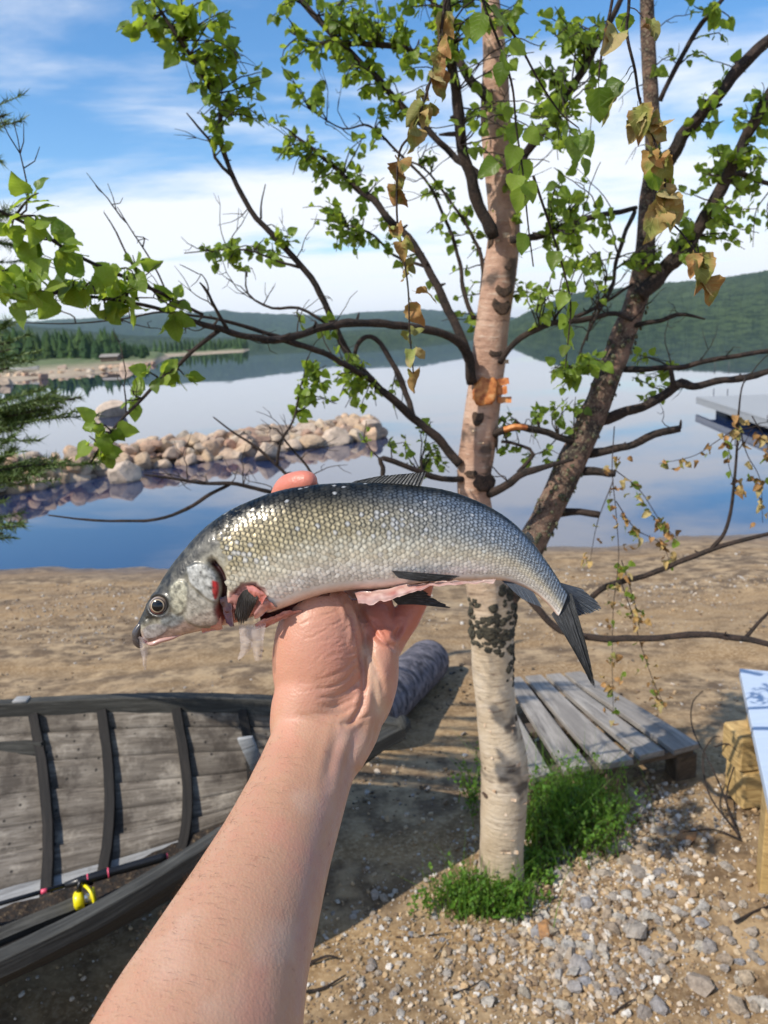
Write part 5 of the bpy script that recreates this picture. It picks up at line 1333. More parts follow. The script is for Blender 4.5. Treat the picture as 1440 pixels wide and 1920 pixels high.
def gravel(n, region, smin, smax, seed, tint=1.0, parent=None):
    r = np.random.default_rng(seed)
    xy = region(r, n); n = len(xy)
    s = smin * (smax / smin) ** (r.random(n) ** 2.2)
    R_ = r.uniform(0, 6.28, n); sc = np.stack([s, s * r.uniform(.6, 1, n), s * r.uniform(.45, .8, n)], 1)
    V = KV[None] * (1 + r.normal(0, .13, (n, len(KV), 1))) * sc[:, None, :]
    c, sn = np.cos(R_)[:, None], np.sin(R_)[:, None]; tl = r.normal(0, .35, (n, 1))
    Z_ = V[..., 2] + V[..., 0] * tl
    V = np.stack([V[..., 0] * c - V[..., 1] * sn, V[..., 0] * sn + V[..., 1] * c, Z_], -1)
    z = ground_z(xy[:, 0], xy[:, 1])
    V = V + np.concatenate([xy, (z + s * 0.25)[:, None]], 1)[:, None, :]
    F = (KF[None] + (np.arange(n) * len(KV))[:, None, None]).reshape(-1, 3)
    col = PAL[r.integers(0, len(PAL), n)] * r.uniform(.75, 1.2, (n, 1)) * tint
    mb = MB().add(V.reshape(-1, 3), F, None, np.repeat(col, len(KV), 0)); o = mb.build('gravel', mg.m, None, False)
    return o
def reg_near(r, n):
    x, y = r.uniform(-1.15, 1.15, n * 2), 1.0 + 1.35 * r.random(n * 2) ** 1.15
    k = (fbm(np.stack([x, y, x * 0], 1), 2.2, 3, 5) + 0.35 * (x > -0.15) - 0.45 * (y - 1.35) > r.normal(-0.05, 0.22, n * 2)); return np.stack([x, y], 1)[k][:n]
o = gravel(13000, reg_near, .0024, .0115, 3, 1.0); tag(o, 'fine gravel strewn over the near sand', 'gravel', None, 'stuff')
def reg_heap(r, n):
    A_, B_ = PG(1190, 1490), PG(1050, 1880); t = r.random(n)[:, None]
    return (A_ * (1 - t) + B_ * t)[:, :2] + r.normal(0, 1, (n, 2)) * np.array([.20, .11])
o = gravel(6000, reg_heap, .0040, .0175, 4, 1.05); tag(o, 'pale broken stone heaped right of the birch', 'gravel', None, 'stuff')
def reg_far(r, n):
    x, y = r.uniform(-3.5, 3.5, n * 2), r.uniform(2.2, 7.4, n * 2)
    k = fbm(np.stack([x * .6, y, x * 0], 1), 1.5, 3, 7) > r.normal(.18, .2, n * 2); return np.stack([x, y], 1)[k][:n]
o = gravel(9500, reg_far, .004, .020, 6, 0.95); tag(o, 'scattered pebbles on the sloping beach by the water', 'gravel', None, 'stuff')
# dark seaweed-like litter and clods on the beach
md_ = Mat('dark_litter'); md_.p(Base_Color=(0.045, 0.03, 0.02), Roughness=1.0)
def reg_lit(r, n):
    x, y = r.uniform(-3, 3, n * 2), r.uniform(1.9, 4.6, n * 2)
    k = fbm(np.stack([x * .8, y * 1.4, x * 0], 1), 1.6, 3, 17) > r.normal(.22, .12, n * 2); return np.stack([x, y], 1)[k][:n]
o = gravel(2600, reg_lit, .004, .017, 8, 0.18); tag(o, 'dark scraps of bark and earth on the sand', 'litter', None, 'stuff')

# ---- low green plants at the foot of the birch
ml = mat_leaf('shrub_leaf', 0.45, 0.35, 0.2)
mst = Mat('shrub_stem'); mst.p(Base_Color=(0.06, 0.05, 0.02), Roughness=0.8)
def shrub(px, n, spread, hmin, hmax, label, cols, grass=40, bb=None):
    base_ = PG(*px); root = thing('shrub', base_, label, 'shrub', None)
    lf, stm = MB(), MB()
    for _ in range(n):
        q = PG(*(np.array(px) + rng.normal(0, 1, 2) * np.array(spread)))
        h = rng.uniform(hmin, hmax); lean = rng.normal(0, 0.28, 2)
        C = np.array([q, q + np.array([lean[0] * h * .5, lean[1] * h * .5, h * .55]), q + np.array([lean[0] * h * 1.1, lean[1] * h * 1.1, h])]); C = catmull(C, 8)
        tube(stm, C, np.linspace(.0014, .0006, 8), 4)
        for k in range(rng.integers(11, 20)):
            c = C[rng.integers(1, 8)] + rng.normal(0, .004, 3); V, F, UV = leaf_kinds[rng.integers(8)]; L = rng.uniform(.008, .017)
            Fm = leaf_frame(rng.normal(size=3) + np.array([0, 0, .35]), rng.normal(size=3) * .7 + np.array([-.3, -.3, .7]))
            lf.add((V * L * np.array([1, .8, 1])) @ Fm.T + c, F, UV, np.asarray(cols[rng.integers(len(cols))]) * rng.uniform(.7, 1.25))
    for _ in range(grass):
        q = PG(*(np.array(px) + rng.normal(0, 1.05, 2) * np.array(spread))); h = rng.uniform(hmin * 1.1, hmax * 1.7); d = rng.normal(0, .35, 2); w_ = .0016
        pts = [q, q + np.array([d[0] * h * .3, d[1] * h * .3, h * .5]), q + np.array([d[0] * h, d[1] * h, h])]; s_ = np.array([math.cos(_), math.sin(_), 0]) * w_
        lf.add([pts[0] - s_, pts[0] + s_, pts[1] + s_ * .7, pts[1] - s_ * .7, pts[2]], [[0, 1, 2, 3]], None, np.asarray(cols[0]) * 1.1); lf.extra([[3, 2, 4]])
    o = stm.build('stems', mst.m, root); tag(o, None, None, None, 'stuff'); o = lf.build('leaves', ml, root); tag(o, None, None, None, 'stuff')
SG = [(0.06, 0.165, 0.018), (0.08, 0.21, 0.022), (0.04, 0.115, 0.014), (0.13, 0.27, 0.03)]
shrub((905, 1705), 150, (42, 14), .04, .11, 'low bright green shrub at the front foot of the birch', SG, 230)
shrub((1065, 1560), 300, (48, 26), .08, .19, 'larger dark green shrub between the birch and the pallet', SG, 520)
shrub((1000, 1640), 60, (26, 22), .03, .07, 'small shrub patch at the right foot of the birch', SG, 20)
shrub((885, 1500), 14, (9, 20), .05, .12, 'thin grassy shrub left of the birch trunk', SG, 26)

# ---- sticks
mstk = M_branch
def stick(pts, r, label, lift=.006):
    W = np.array([PG(x, y) for x, y in pts]); W[:, 2] += lift + r
    if len(pts[0]) > 2: pass
    C = catmull(W, 24); C = C + np.stack([vnoise(C + q, 14, q) for q in range(3)], 1) * .006
    mb = MB(); tube(mb, C, np.linspace(r, r * .5, 24), 7, .15); o = mb.build('stick', mstk, None, origin=C[0]); tag(o, label, 'stick', None)
stick([(1375, 1733), (1405, 1720), (1440, 1702), (1500, 1680)], .004, 'dark stick on the gravel at the right edge')
stick([(575, 1868), (610, 1858), (650, 1835)], .0045, 'dark stick just right of the forearm')
stick([(850, 1870), (885, 1856), (910, 1842)], .0025, 'thin twig in the gravel below the birch')
stick([(745, 1757), (800, 1758), (850, 1752)], .0022, 'thin twig left of the green shrub')
stick([(575, 1815), (610, 1800), (632, 1800)], .005, 'short thick stick beside the forearm')
stick([(815, 1800), (830, 1780), (845, 1765)], .002, 'tiny twig pointing at the green shrub')
stick([(1150, 1905), (1170, 1890), (1190, 1880)], .003, 'short twig at the bottom of the gravel')
# a loop of bent dead twigs by the timber blocks
tl = thing('dead_twigs', PG(1380, 1560), 'tangle of bent dead twigs before the timber blocks', 'twigs')
for pts in [[(1384, 1565, 0), (1330, 1490, .06), (1318, 1420, .14), (1335, 1385, .2), (1350, 1380, .2)], [(1386, 1570, 0), (1362, 1500, .05), (1378, 1430, .14), (1386, 1390, .2)], [(1380, 1550, 0), (1340, 1450, .1), (1300, 1370, .15), (1298, 1320, .22), (1318, 1295, .26)],
            [(1390, 1575, 0), (1340, 1556, .01), (1280, 1560, .01)], [(1340, 1400, .18), (1365, 1395, .2), (1385, 1410, .2)]]:
    W = np.array([PZ(x, y, gz(*PG(x, min(y + z * 600, 1600))[:2]) + z + .008) for x, y, z in pts]); C = catmull(W, 24); mb = MB(); tube(mb, C, np.linspace(.0035, .0015, 24), 6, .1); mb.build('twig', mstk, tl)
# ================================================================== the arm and hand that hold the fish
def loft_px(st, seg=40):
    """st: rows (x, y, half width px, depth, half thickness m); a closed tapering body"""
    st = np.asarray(st, float); n = len(st) * 6
    S = catmull(st, n); C = np.array([P(*q[[0, 1, 3]]) for q in S])
    T = np.gradient(C, axis=0); T /= np.linalg.norm(T, axis=1)[:, None]
    Wd = np.cross(T, -FWD); Wd /= np.linalg.norm(Wd, axis=1)[:, None]; Dp = np.cross(Wd, T)
    hw = S[:, 2] * S[:, 3] / FPX; th = S[:, 4]
    a = np.linspace(0, 2 * np.pi, seg, endpoint=False)
    V = C[:, None, :] + Wd[:, None, :] * (hw[:, None] * np.cos(a))[..., None] + Dp[:, None, :] * (th[:, None] * np.sin(a))[..., None]
    V = V.reshape(-1, 3); F = []
    for i in range(n - 1):
        for j in range(seg): F.append([i * seg + j, i * seg + (j + 1) % seg, (i + 1) * seg + (j + 1) % seg, (i + 1) * seg + j])
    return V, np.array(F), [list(range(seg))[::-1], [(n - 1) * seg + j for j in range(seg)]]
raw = MB()
def add_loft(st, seg=40):
    V, F, caps = loft_px(st, seg); raw.add(V, F); raw.extra(caps[:1]); raw.extra(caps[1:])
def ellipsoid(c, ax):
    u = np.linspace(0, np.pi, 22); v = np.linspace(0, 2 * np.pi, 36, endpoint=False); V = []
    for a in u[1:-1]:
        for b in v: V.append(c + ax[0] * math.sin(a) * math.cos(b) + ax[1] * math.sin(a) * math.sin(b) + ax[2] * math.cos(a))
    nr = len(u) - 2; V += [c + ax[2], c - ax[2]]; F = []
    for i in range(nr - 1):
        for j in range(36): F.append([i * 36 + j, (i + 1) * 36 + j, (i + 1) * 36 + (j + 1) % 36, i * 36 + (j + 1) % 36])
    raw.add(V, F)
    t = [[nr * 36, j, (j + 1) % 36] for j in range(36)] + [[nr * 36 + 1, (nr - 1) * 36 + (j + 1) % 36, (nr - 1) * 36 + j] for j in range(36)]
    raw.extra(t)
def ell_px(x, y, d, rx, ry, th, tilt=0.0, dtilt=0.0):
    c = P(x, y, d); s = d / FPX; t = math.radians(tilt)
    ax = RIGHT * math.cos(t) - UP * math.sin(t); ay = RIGHT * math.sin(t) + UP * math.cos(t)
    ellipsoid(c, [ax * rx * s, -FWD * th, (ay + FWD * dtilt) * ry * s])
def finger(pts, seg=20):
    """pts: rows (x, y, depth, radius m)"""
    W = np.array([[*P(x, y, d), r] for x, y, d, r in pts]); n = 8 * len(W); C = catmull(W, n)
    T = C[-1, :3] - C[-2, :3]; T /= np.linalg.norm(T); r = C[-1, 3]
    endc = [np.append(C[-1, :3] + T * r * f, r * math.sqrt(max(1 - f * f, 0.02))) for f in (0.35, 0.65, 0.85, 0.97)]
    C = np.vstack([C, endc]); tube(raw, C[:, :3], C[:, 3], seg)
HD = 0.535                                   # depth of the hand
add_loft([(170, 2420, 238, .2805, .044), (236, 2270, 230, .3005, .043), (308, 2100, 212, .327, .042), (384, 1920, 185, .360, .0395), (430, 1800, 154, .386, .037), (472, 1700, 131, .411, .034),
          (513, 1600, 110, .4395, .0305), (551, 1505, 96, .470, .0265), (580, 1430, 89, .494, .0235), (606, 1380, 93, .506, .0215), (622, 1340, 97, .516, .020), (628, 1290, 104, .521, .019)])
# palm
add_loft([(606, 1390, 84, .515, .018), (628, 1320, 98, .523, .018), (640, 1250, 104, .527, .018), (640, 1170, 100, .539, .014), (642, 1090, 92, .547, .0125), (650, 1060, 84, .551, .012)])
ell_px(596, 1232, .517, 86, 140, .0265, 4, -0.05)                # ball of the thumb
ell_px(576, 1322, .512, 66, 120, .0225, 14)                       # its base at the wrist
ell_px(622, 1160, .523, 44, 80, .023, -4)
ell_px(706, 1268, .527, 41, 104, .020, 6)                       # little-finger side
ell_px(700, 1180, .535, 42, 52, .016, 0)                        # pad below the fingers
# thumb: up behind the fish, its tip over the back
finger([(590, 1215, .519, .020), (598, 1150, .527, .0150), (582, 1080, .539, .0125), (552, 1010, .543, .0115), (532, 955, .537, .0105), (538, 920, .527, .0098), (556, 908, .519, .0090), (576, 903, .514, .0078)])
# fingers behind the fish
finger([(600, 1110, .546, .0118), (618, 1040, .553, .0105), (640, 985, .549, .0098), (662, 945, .540, .0090), (668, 930, .532, .0080)])
finger([(640, 1100, .549, .0120), (668, 1030, .558, .0108), (696, 975, .554, .0100), (716, 940, .545, .0090)])
finger([(680, 1120, .546, .0115), (716, 1050, .555, .0104), (742, 995, .551, .0096), (760, 960, .542, .0086)])
finger([(712, 1230, .534, .0115), (738, 1192, .539, .0106), (766, 1150, .543, .0100), (790, 1094, .546, .0094), (796, 1040, .541, .0085), (786, 1005, .533, .0076)])
tmp = bpy.data.objects.new('tmp_arm', raw.mesh('tmp_arm', None)); COL.objects.link(tmp)
md1 = tmp.modifiers.new('r', 'REMESH'); md1.mode = 'VOXEL'; md1.voxel_size = 0.00125
md2 = tmp.modifiers.new('s', 'SMOOTH'); md2.factor = 0.5; md2.iterations = 26
dg = bpy.context.evaluated_depsgraph_get(); dg.update()
ev = tmp.evaluated_get(dg); em = ev.to_mesh()
nvt = len(em.vertices); AV = np.zeros(nvt * 3, np.float32); em.vertices.foreach_get('co', AV); AV = AV.reshape(-1, 3).astype(float)
AN = np.zeros(nvt * 3, np.float32); em.vertices.foreach_get('normal', AN); AN = AN.reshape(-1, 3).astype(float)
lt = np.zeros(len(em.polygons), np.int32); em.polygons.foreach_get('loop_total', lt)
lv = np.zeros(len(em.loops), np.int32); em.loops.foreach_get('vertex_index', lv)
ev.to_mesh_clear(); bpy.data.objects.remove(tmp)
Q = to_px(AV); dep = (AV - CP) @ FWD
front = smooth(0.05, 0.35, -(AN @ FWD))
disp = np.zeros(nvt)
hand = Q[:, 1] < 1470
def groove(poly, depth, w, shoulder=0.35, lim=None):
    global disp
    pl = catmull(np.array(poly, float), 24); d = seg_dist(Q, pl)
    g = -depth * np.exp(-(d / w) ** 2) + depth * shoulder * np.exp(-((d - 2.3 * w) / (1.1 * w)) ** 2)
    ends = np.minimum(np.hypot(*(Q - pl[0]).T), np.hypot(*(Q - pl[-1]).T)); g = g * smooth(0, 5 * w, ends + w * .8)
    disp += g * front
groove([(648, 1128), (664, 1165), (676, 1215), (682, 1265), (680, 1315), (664, 1348), (648, 1358)], .0022, 5.0, .3)   # crease round the ball of the thumb
groove([(560, 1338), (600, 1350), (640, 1358), (672, 1350), (696, 1338)], .0008, 3, .2)
groove([(590, 1292), (620, 1288), (650, 1272), (676, 1244)], .0006, 2.6, .25)
groove([(596, 1308), (625, 1306), (655, 1292), (678, 1270)], .0007, 2.4, .25)
groove([(600, 1324), (632, 1324), (660, 1310), (677, 1292)], .0005, 2.6, .2)
groove([(585, 1276), (615, 1270), (648, 1252), (672, 1228)], .0005, 2.6, .2)
groove([(575, 1336), (612, 1340), (645, 1336), (672, 1320)], .0005, 2.6, .2)
groove([(650, 1140), (660, 1160), (664, 1185), (662, 1205)], .0013, 3, .5)
groove([(640, 1120), (648, 1140), (652, 1165)], .0010, 3, .5)
groove([(672, 1140), (690, 1170), (715, 1200), (745, 1215)], .0020, 4.5, .25)
groove([(680, 1190), (696, 1235), (712, 1270), (722, 1310)], .0012, 5, .2)
groove([(676, 1160), (700, 1165), (722, 1190), (744, 1230)], .0009, 3.5, .2)
groove([(700, 1250), (704, 1300), (706, 1345), (700, 1390), (684, 1420)], .0011, 7, .3)
groove([(722, 1290), (722, 1340), (712, 1390), (694, 1430)], .0008, 8, .3)
groove([(672, 1360), (662, 1400), (652, 1440), (648, 1480)], .0010, 9, .3)
groove([(636, 1370), (622, 1420), (612, 1470)], .0008, 8, .4)
groove([(738, 1195), (750, 1180), (752, 1165)], .0022, 4, .4)
for k in range(70):                                                    # fine palm wrinkles
    x0, y0 = rng.uniform(560, 670), rng.uniform(1150, 1330); L_ = rng.uniform(18, 40); a_ = rng.normal(-0.45, .18)
    groove([(x0, y0), (x0 + L_ * .5 * math.cos(a_), y0 + L_ * .5 * math.sin(a_) + 1.5), (x0 + L_ * math.cos(a_), y0 + L_ * math.sin(a_))], rng.uniform(.0001, .00035), 1.8, .4)
disp += 0.0007 * fbm(AV, 45, 3, 2) * (0.3 + 0.7 * hand)
AV2 = AV + AN * disp[:, None]
# skin colours: pale forearm, ruddy palm and finger tips, faint veins
c = np.tile(np.array([0.515, 0.285, 0.18]), (nvt, 1))
c = mixc(c, np.array([0.56, 0.33, 0.22]), smooth(-.3, .5, fbm(AV, 22, 3, 5)) * .6)
c = mixc(c, np.array([0.60, 0.23, 0.17]), smooth(.0, .6, fbm(AV, 60, 3, 15)) * .28)
c = mixc(c, np.array([0.66, 0.47, 0.36]), smooth(.05, .6, fbm(AV, 38, 3, 25)) * .30)
palm = smooth(1380, 1290, Q[:, 1]); c = mixc(c, np.array([0.60, 0.27, 0.19]), palm * .55)
c = mixc(c, np.array([0.58, 0.20, 0.155]), np.exp(-(np.hypot(Q[:, 0] - 640, (Q[:, 1] - 1225) * .8) / 40) ** 2) * .35)
c = mixc(c, np.array([0.60, 0.175, 0.115]), smooth(675, 705, Q[:, 0]) * smooth(1240, 1170, Q[:, 1]) * .75)
c = mixc(c, np.array([0.66, 0.19, 0.13]), smooth(960, 915, Q[:, 1]) * .8)
c = mixc(c, np.array([0.62, 0.47, 0.33]), np.exp(-(seg_dist(Q, [(690, 1220), (705, 1290), (712, 1330)]) / 16) ** 2) * .55)
for v in ([(640, 1370), (628, 1430), (600, 1530), (575, 1640), (560, 1760)], [(668, 1370), (655, 1440), (636, 1520), (610, 1640)], [(600, 1600), (570, 1760), (560, 1900)]):
    c = mixc(c, np.array([0.40, 0.24, 0.24]), np.exp(-(seg_dist(Q, catmull(np.array(v, float), 30)) / 9) ** 2) * .28)
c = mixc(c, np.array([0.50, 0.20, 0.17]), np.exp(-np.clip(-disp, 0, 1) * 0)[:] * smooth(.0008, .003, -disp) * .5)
def mat_skin():
    m = Mat('skin'); w = m.coord('World'); col = m.attr()
    n1 = m.noise(w, 900, 3, 0.6); n2 = m.noise(w, 130, 4, 0.6); v = m.vor(w, 620.0)
    c_ = m.mix(m.range(n2, .40, .66, 0, .22), col, m.mix(.5, col, (0.45, 0.13, 0.10)))
    fr = m.range(m.noise(w, 260, 2, .5), .70, .76, 0, .35); c_ = m.mix(fr, c_, (0.22, 0.09, 0.05))
    sep = m.node('ShaderNodeSeparateXYZ', {'Vector': w})
    m.p(Base_Color=c_, Roughness=m.range(n2, .3, .7, .36, .52), Subsurface_Weight=0.16, Subsurface_Radius=(0.012, 0.004, 0.002), Subsurface_Scale=0.5, Specular_IOR_Level=0.45)
    m.bump(m.math('ADD', m.math('MULTIPLY', v, .6), m.math('ADD', m.math('MULTIPLY', n1, .4), n2)), .22, .0012)
    return m.m
M_skin = mat_skin()
person = thing('person', P(368, 1920, .36), "person's bare left arm and hand, palm to the camera, holding up the fish", 'person')
mb = MB(); q4 = lv[np.repeat(lt == 4, lt)].reshape(-1, 4); mb.add(AV2, q4, None, c * np.array([.90, .91, .90]))
t3 = lv[np.repeat(lt == 3, lt)].reshape(-1, 3)
if len(t3): mb.extra(t3)
arm = mb.build('arm', M_skin, person)
# fine hairs along the forearm
mh = Mat('arm_hair'); mh.p(Base_Color=(0.10, 0.055, 0.03), Roughness=.6)
hb_ = MB(); cand = np.where((Q[:, 1] > 1380) & (Q[:, 1] < 1930))[0]
ea = np.clip(1 - np.abs(-(AN @ FWD)), 0, 1)
pr = (ea ** 2 + .03) * (AN @ RIGHT < 0.25); pr = pr[cand]; pr /= pr.sum()
for i in rng.choice(cand, 900, p=pr):
    p0_, n0 = AV2[i], AN[i]; g = P(590, 1430, .5) - P(368, 1920, .36); g = -g / np.linalg.norm(g) * .2 + np.cross(g / np.linalg.norm(g), n0) * rng.normal(.6, .5); g = g - n0 * (g @ n0)
    L_ = rng.uniform(.003, .0075); C = np.array([p0_ - n0 * .0003, p0_ + n0 * L_ * .28 + g * L_ * .5, p0_ + n0 * L_ * .34 + g * L_])
    tube(hb_, C, [.00005, .00004, .00002], 3, cap=False)
o = hb_.build('arm_hair', mh.m, arm); tag(o, 'fine brown hairs along the forearm', None, None, 'stuff')
# ================================================================== the fish
ST = np.array([  # top x,y   bottom x,y   half thickness px   depth
 (257, 1180, 262, 1190, 5, .500), (262, 1163, 282, 1204, 16, .500), (276, 1136, 312, 1200, 26, .500), (296, 1102, 345, 1190, 36, .500), (320, 1064, 380, 1182, 43, .500), (345, 1032, 412, 1177, 47, .500), (382, 992, 446, 1170, 51, .500),
 (428, 959, 490, 1154, 54, .500), (474, 937, 532, 1140, 56, .500), (520, 921, 572, 1124, 57, .500), (570, 911, 614, 1112, 57, .501), (630, 906, 660, 1106, 56, .502), (700, 905, 716, 1103, 53, .503), (770, 909, 776, 1097, 49, .505),
 (840, 920, 836, 1092, 44, .507), (900, 942, 890, 1090, 37, .509), (952, 972, 934, 1088, 30, .511), (992, 1010, 970, 1096, 22, .513), (1024, 1052, 1002, 1112, 16, .515), (1048, 1088, 1030, 1136, 11, .517), (1064, 1112, 1046, 1156, 8, .518)], float)
NS, NT = 520, 200
S_ = catmull(ST, NS)
th = np.linspace(0, 2 * np.pi, NT, endpoint=False)         # 0 = back, pi/2 = side facing the camera, pi = belly
topW = np.array([P(q[0], q[1], q[5]) for q in S_]); botW = np.array([P(q[2], q[3], q[5]) for q in S_])
cenW = (topW + botW) / 2; upW = (topW - botW) / 2; hb2 = S_[:, 4] * S_[:, 5] / FPX
def body_pt(si, t, off=0.0):
    """surface point(s) at fractional station si (0..NS-1) and angle t"""
    i = np.clip(np.floor(si).astype(int), 0, NS - 2); f = (si - i)[..., None]
    c_ = cenW[i] * (1 - f) + cenW[i + 1] * f; u_ = upW[i] * (1 - f) + upW[i + 1] * f; b_ = (hb2[i] * (1 - f[..., 0]) + hb2[i + 1] * f[..., 0])
    ct, sn = np.cos(t), np.sin(t); sn2 = np.sign(sn) * np.abs(sn) ** 0.86
    return c_ + u_ * ct[..., None] - FWD * (b_ * sn2 + off * sn)[..., None]
SI, TH = np.meshgrid(np.arange(NS, dtype=float), th, indexing='ij')
BV = body_pt(SI.ravel(), TH.ravel()); BQ = to_px(BV); fside = np.sin(TH.ravel()) > -0.2
# round the snout
vv = (1 - np.cos(TH.ravel())) / 2                            # 0 back .. 1 belly
X_, Y_ = BQ[:, 0], BQ[:, 1]
nz1 = fbm(BV, 260, 3, 1); nz2 = fbm(BV, 900, 2, 2)
BACK, GOLD, SILV, WHITE, PINK = (np.array(q) for q in ((0.012, 0.014, 0.011), (0.62, 0.51, 0.29), (0.76, 0.70, 0.55), (0.82, 0.79, 0.73), (0.66, 0.42, 0.33)))
def flank(v, s):
    """colour of the skin, with bluish shade painted in at the rear, at height v (0 back .. 1 belly) and length s"""
    c_ = mixc(np.tile(BACK, (len(v), 1)), np.array([0.075, 0.065, 0.038]), smooth(.06, .18, v)); c_ = mixc(c_, GOLD, smooth(.13, .34, v)); c_ = mixc(c_, SILV, smooth(.42, .62, v))
    c_ = mixc(c_, WHITE, smooth(.66, .82, v)); c_ = mixc(c_, PINK, smooth(.90, .98, v) * .7)
    c_ = mixc(c_, np.array([0.34, 0.45, 0.60]), smooth(.52, .80, s) * smooth(.03, .12, v) * smooth(.70, .40, v) * .75)  # bluish shade over the rear flank, painted into the colour
    return c_
bc = flank(vv, SI.ravel() / NS)
bc = bc * (1 + .18 * nz1[:, None]) * (1 - .45 * (smooth(.30, .36, SI.ravel() / NS) * smooth(.78, .55, vv)))[:, None]
# ---- head: relief and colours, laid out on the fish's own side
disp = np.zeros(len(BV)); head = fside
mot = np.clip(.62 + .75 * fbm(BV, 420, 4, 21) + .25 * fbm(BV, 1500, 2, 5), .08, 1.25)
def plate(poly, h, soft, col=None, cw=.8, rim=None):
    global disp, bc
    sd_ = poly_sd(BQ, catmull(np.vstack([np.array(poly, float), poly[0]]), 60)[:-1]); w = smooth(soft, -soft, sd_) * head
    disp = disp + h * .65 * w
    if col is not None: bc = mixc(bc, np.asarray(col)[None] * mot[:, None], w * cw)
    if rim is not None: bc = mixc(bc, np.asarray(rim), np.exp(-(sd_ / 3.0) ** 2) * head * np.clip(.45 + .9 * nz1, 0, .8))

hd = smooth(432, 405, X_ + (Y_ - 1110) * .18)
bc = mixc(bc, np.array([0.36, 0.34, 0.27])[None] * mot[:, None], hd * head * .9)
crown = smooth(14, -10, poly_sd(BQ, [(240, 1190), (262, 1168), (285, 1162), (300, 1152), (312, 1125), (318, 1100), (345, 1075), (372, 1050), (420, 1010), (420, 900), (240, 1000)]))
bc = mixc(bc, np.array([0.008, 0.009, 0.009]), np.clip(crown * 1.25, 0, 1) * hd * np.clip(.9 + .4 * nz1, 0, 1))
jaw = smooth(8, -12, poly_sd(BQ, [(255, 1185), (290, 1178), (330, 1168), (372, 1150), (420, 1130), (440, 1240), (250, 1260)]))
bc = mixc(bc, np.array([0.58, 0.42, 0.34])[None] * (.55 + .5 * mot[:, None]), jaw * hd * head * .85)
plate([(268, 1182), (285, 1172), (306, 1174), (312, 1184), (292, 1196), (274, 1196)], .0008, 3, (0.42, 0.42, 0.42), .7, (0.10, 0.07, 0.07))           # upper jaw plate
plate([(320, 1100), (334, 1088), (349, 1094), (354, 1118), (348, 1140), (336, 1152), (324, 1146), (318, 1122)], .0011, 3, (0.55, 0.52, 0.38), .85, (0.10, 0.10, 0.08))
plate([(350, 1064), (372, 1056), (394, 1064), (406, 1084), (409, 1108), (404, 1128), (388, 1122), (372, 1108), (356, 1092)], .0016, 3, (0.58, 0.58, 0.54), .85, (0.06, 0.06, 0.05))
plate([(356, 1100), (376, 1116), (404, 1134), (410, 1158), (404, 1174), (372, 1174), (348, 1160), (350, 1130)], .0010, 4, (0.56, 0.52, 0.44), .7, (0.16, 0.14, 0.10))
plate([(300, 1150), (325, 1152), (345, 1160), (330, 1176), (305, 1174)], .0005, 5, (0.22, 0.26, 0.29), .7)
plate([(398, 1088), (408, 1092), (409, 1112), (404, 1124), (399, 1110)], -.0004, 1.5, (0.55, 0.02, 0.02), 1.0)
gill = catmull(np.array([(398, 1056), (412, 1075), (419, 1100), (417, 1125), (414, 1145), (424, 1172)], float), 30)
gd = seg_dist(BQ, gill); w = np.exp(-(gd / 7.0) ** 2) * head
disp -= .0060 * w; bc = mixc(bc, np.array([0.035, 0.008, 0.008]), smooth(.25, .75, w))
bc = mixc(bc, np.array([0.25, 0.035, 0.03]), np.exp(-((gd - 7) / 4) ** 2) * head * smooth(1120, 1150, Y_) * .9)
# wound behind the gill: raw flesh, torn edge
wnd = smooth(5, -5, poly_sd(BQ, catmull(np.array([(424, 1128), (440, 1104), (468, 1094), (492, 1104), (500, 1122), (488, 1140), (500, 1152), (470, 1172), (432, 1182), (420, 1160), (424, 1128)], float), 50)) + 3.5 * nz1 * 2) * head
disp -= .0022 * wnd * (1 + .6 * nz1); bc = mixc(bc, np.array([0.46, 0.17, 0.14]), wnd * .9); bc = mixc(bc, np.array([0.16, 0.02, 0.02]), wnd * smooth(-.05, .30, nz1) * .95)
# slit belly
sl = seg_dist(BQ, catmull(np.array([(490, 1160), (540, 1142), (600, 1124)], float), 20)); ws = np.exp(-(sl / 7) ** 2) * head
bc = mixc(bc, np.array([0.10, 0.012, 0.012]), smooth(.3, .8, ws))
# eye socket
ed = np.hypot(X_ - 298, Y_ - 1135); disp += (-.0030 * smooth(20, 12, ed) + .0008 * np.exp(-((ed - 21) / 4) ** 2)) * head
bc = mixc(bc, np.array([0.02, 0.02, 0.02]), smooth(31, 17, ed) * head * .92)
# nostril
nd_ = np.hypot(X_ - 276, Y_ - 1160); disp -= .0010 * np.exp(-(nd_ / 3) ** 2) * head
NRM = np.stack([-(RIGHT * 0), ], 0)
Gs = BV.reshape(NS, NT, 3); nb_ = np.cross(np.roll(Gs, -1, 1) - np.roll(Gs, 1, 1), np.gradient(Gs, axis=0)); nb_ /= np.linalg.norm(nb_, axis=2)[..., None] + 1e-12
nb_ = nb_.reshape(-1, 3); nb_ *= np.sign((nb_ * (BV - np.repeat(cenW, NT, 0))).sum(1))[:, None]
disp += .00025 * nz1 * hd + .00012 * nz2 * hd
BV2 = BV + nb_ * disp[:, None]
def mat_fish(name, metal, rough, spec=.6, coat=.35):
    m = Mat(name); w = m.coord('World'); n = m.noise(w, 700, 3, .6); n2 = m.noise(w, 160, 3, .6)
    m.p(Base_Color=m.mix(m.range(n2, .45, .7, 0, .10), m.attr(), (0.30, 0.28, 0.22)), Metallic=metal, Roughness=m.range(n2, .3, .7, rough * .8, rough * 1.3), Specular_IOR_Level=spec, Coat_Weight=coat, Coat_Roughness=.12)
    m.bump(n, .15, .0006); return m.m
M_fskin = mat_fish('fish_skin', .10, .42, .4, .08)
M_scale = mat_fish('fish_scales', .30, .30, .5, .10)
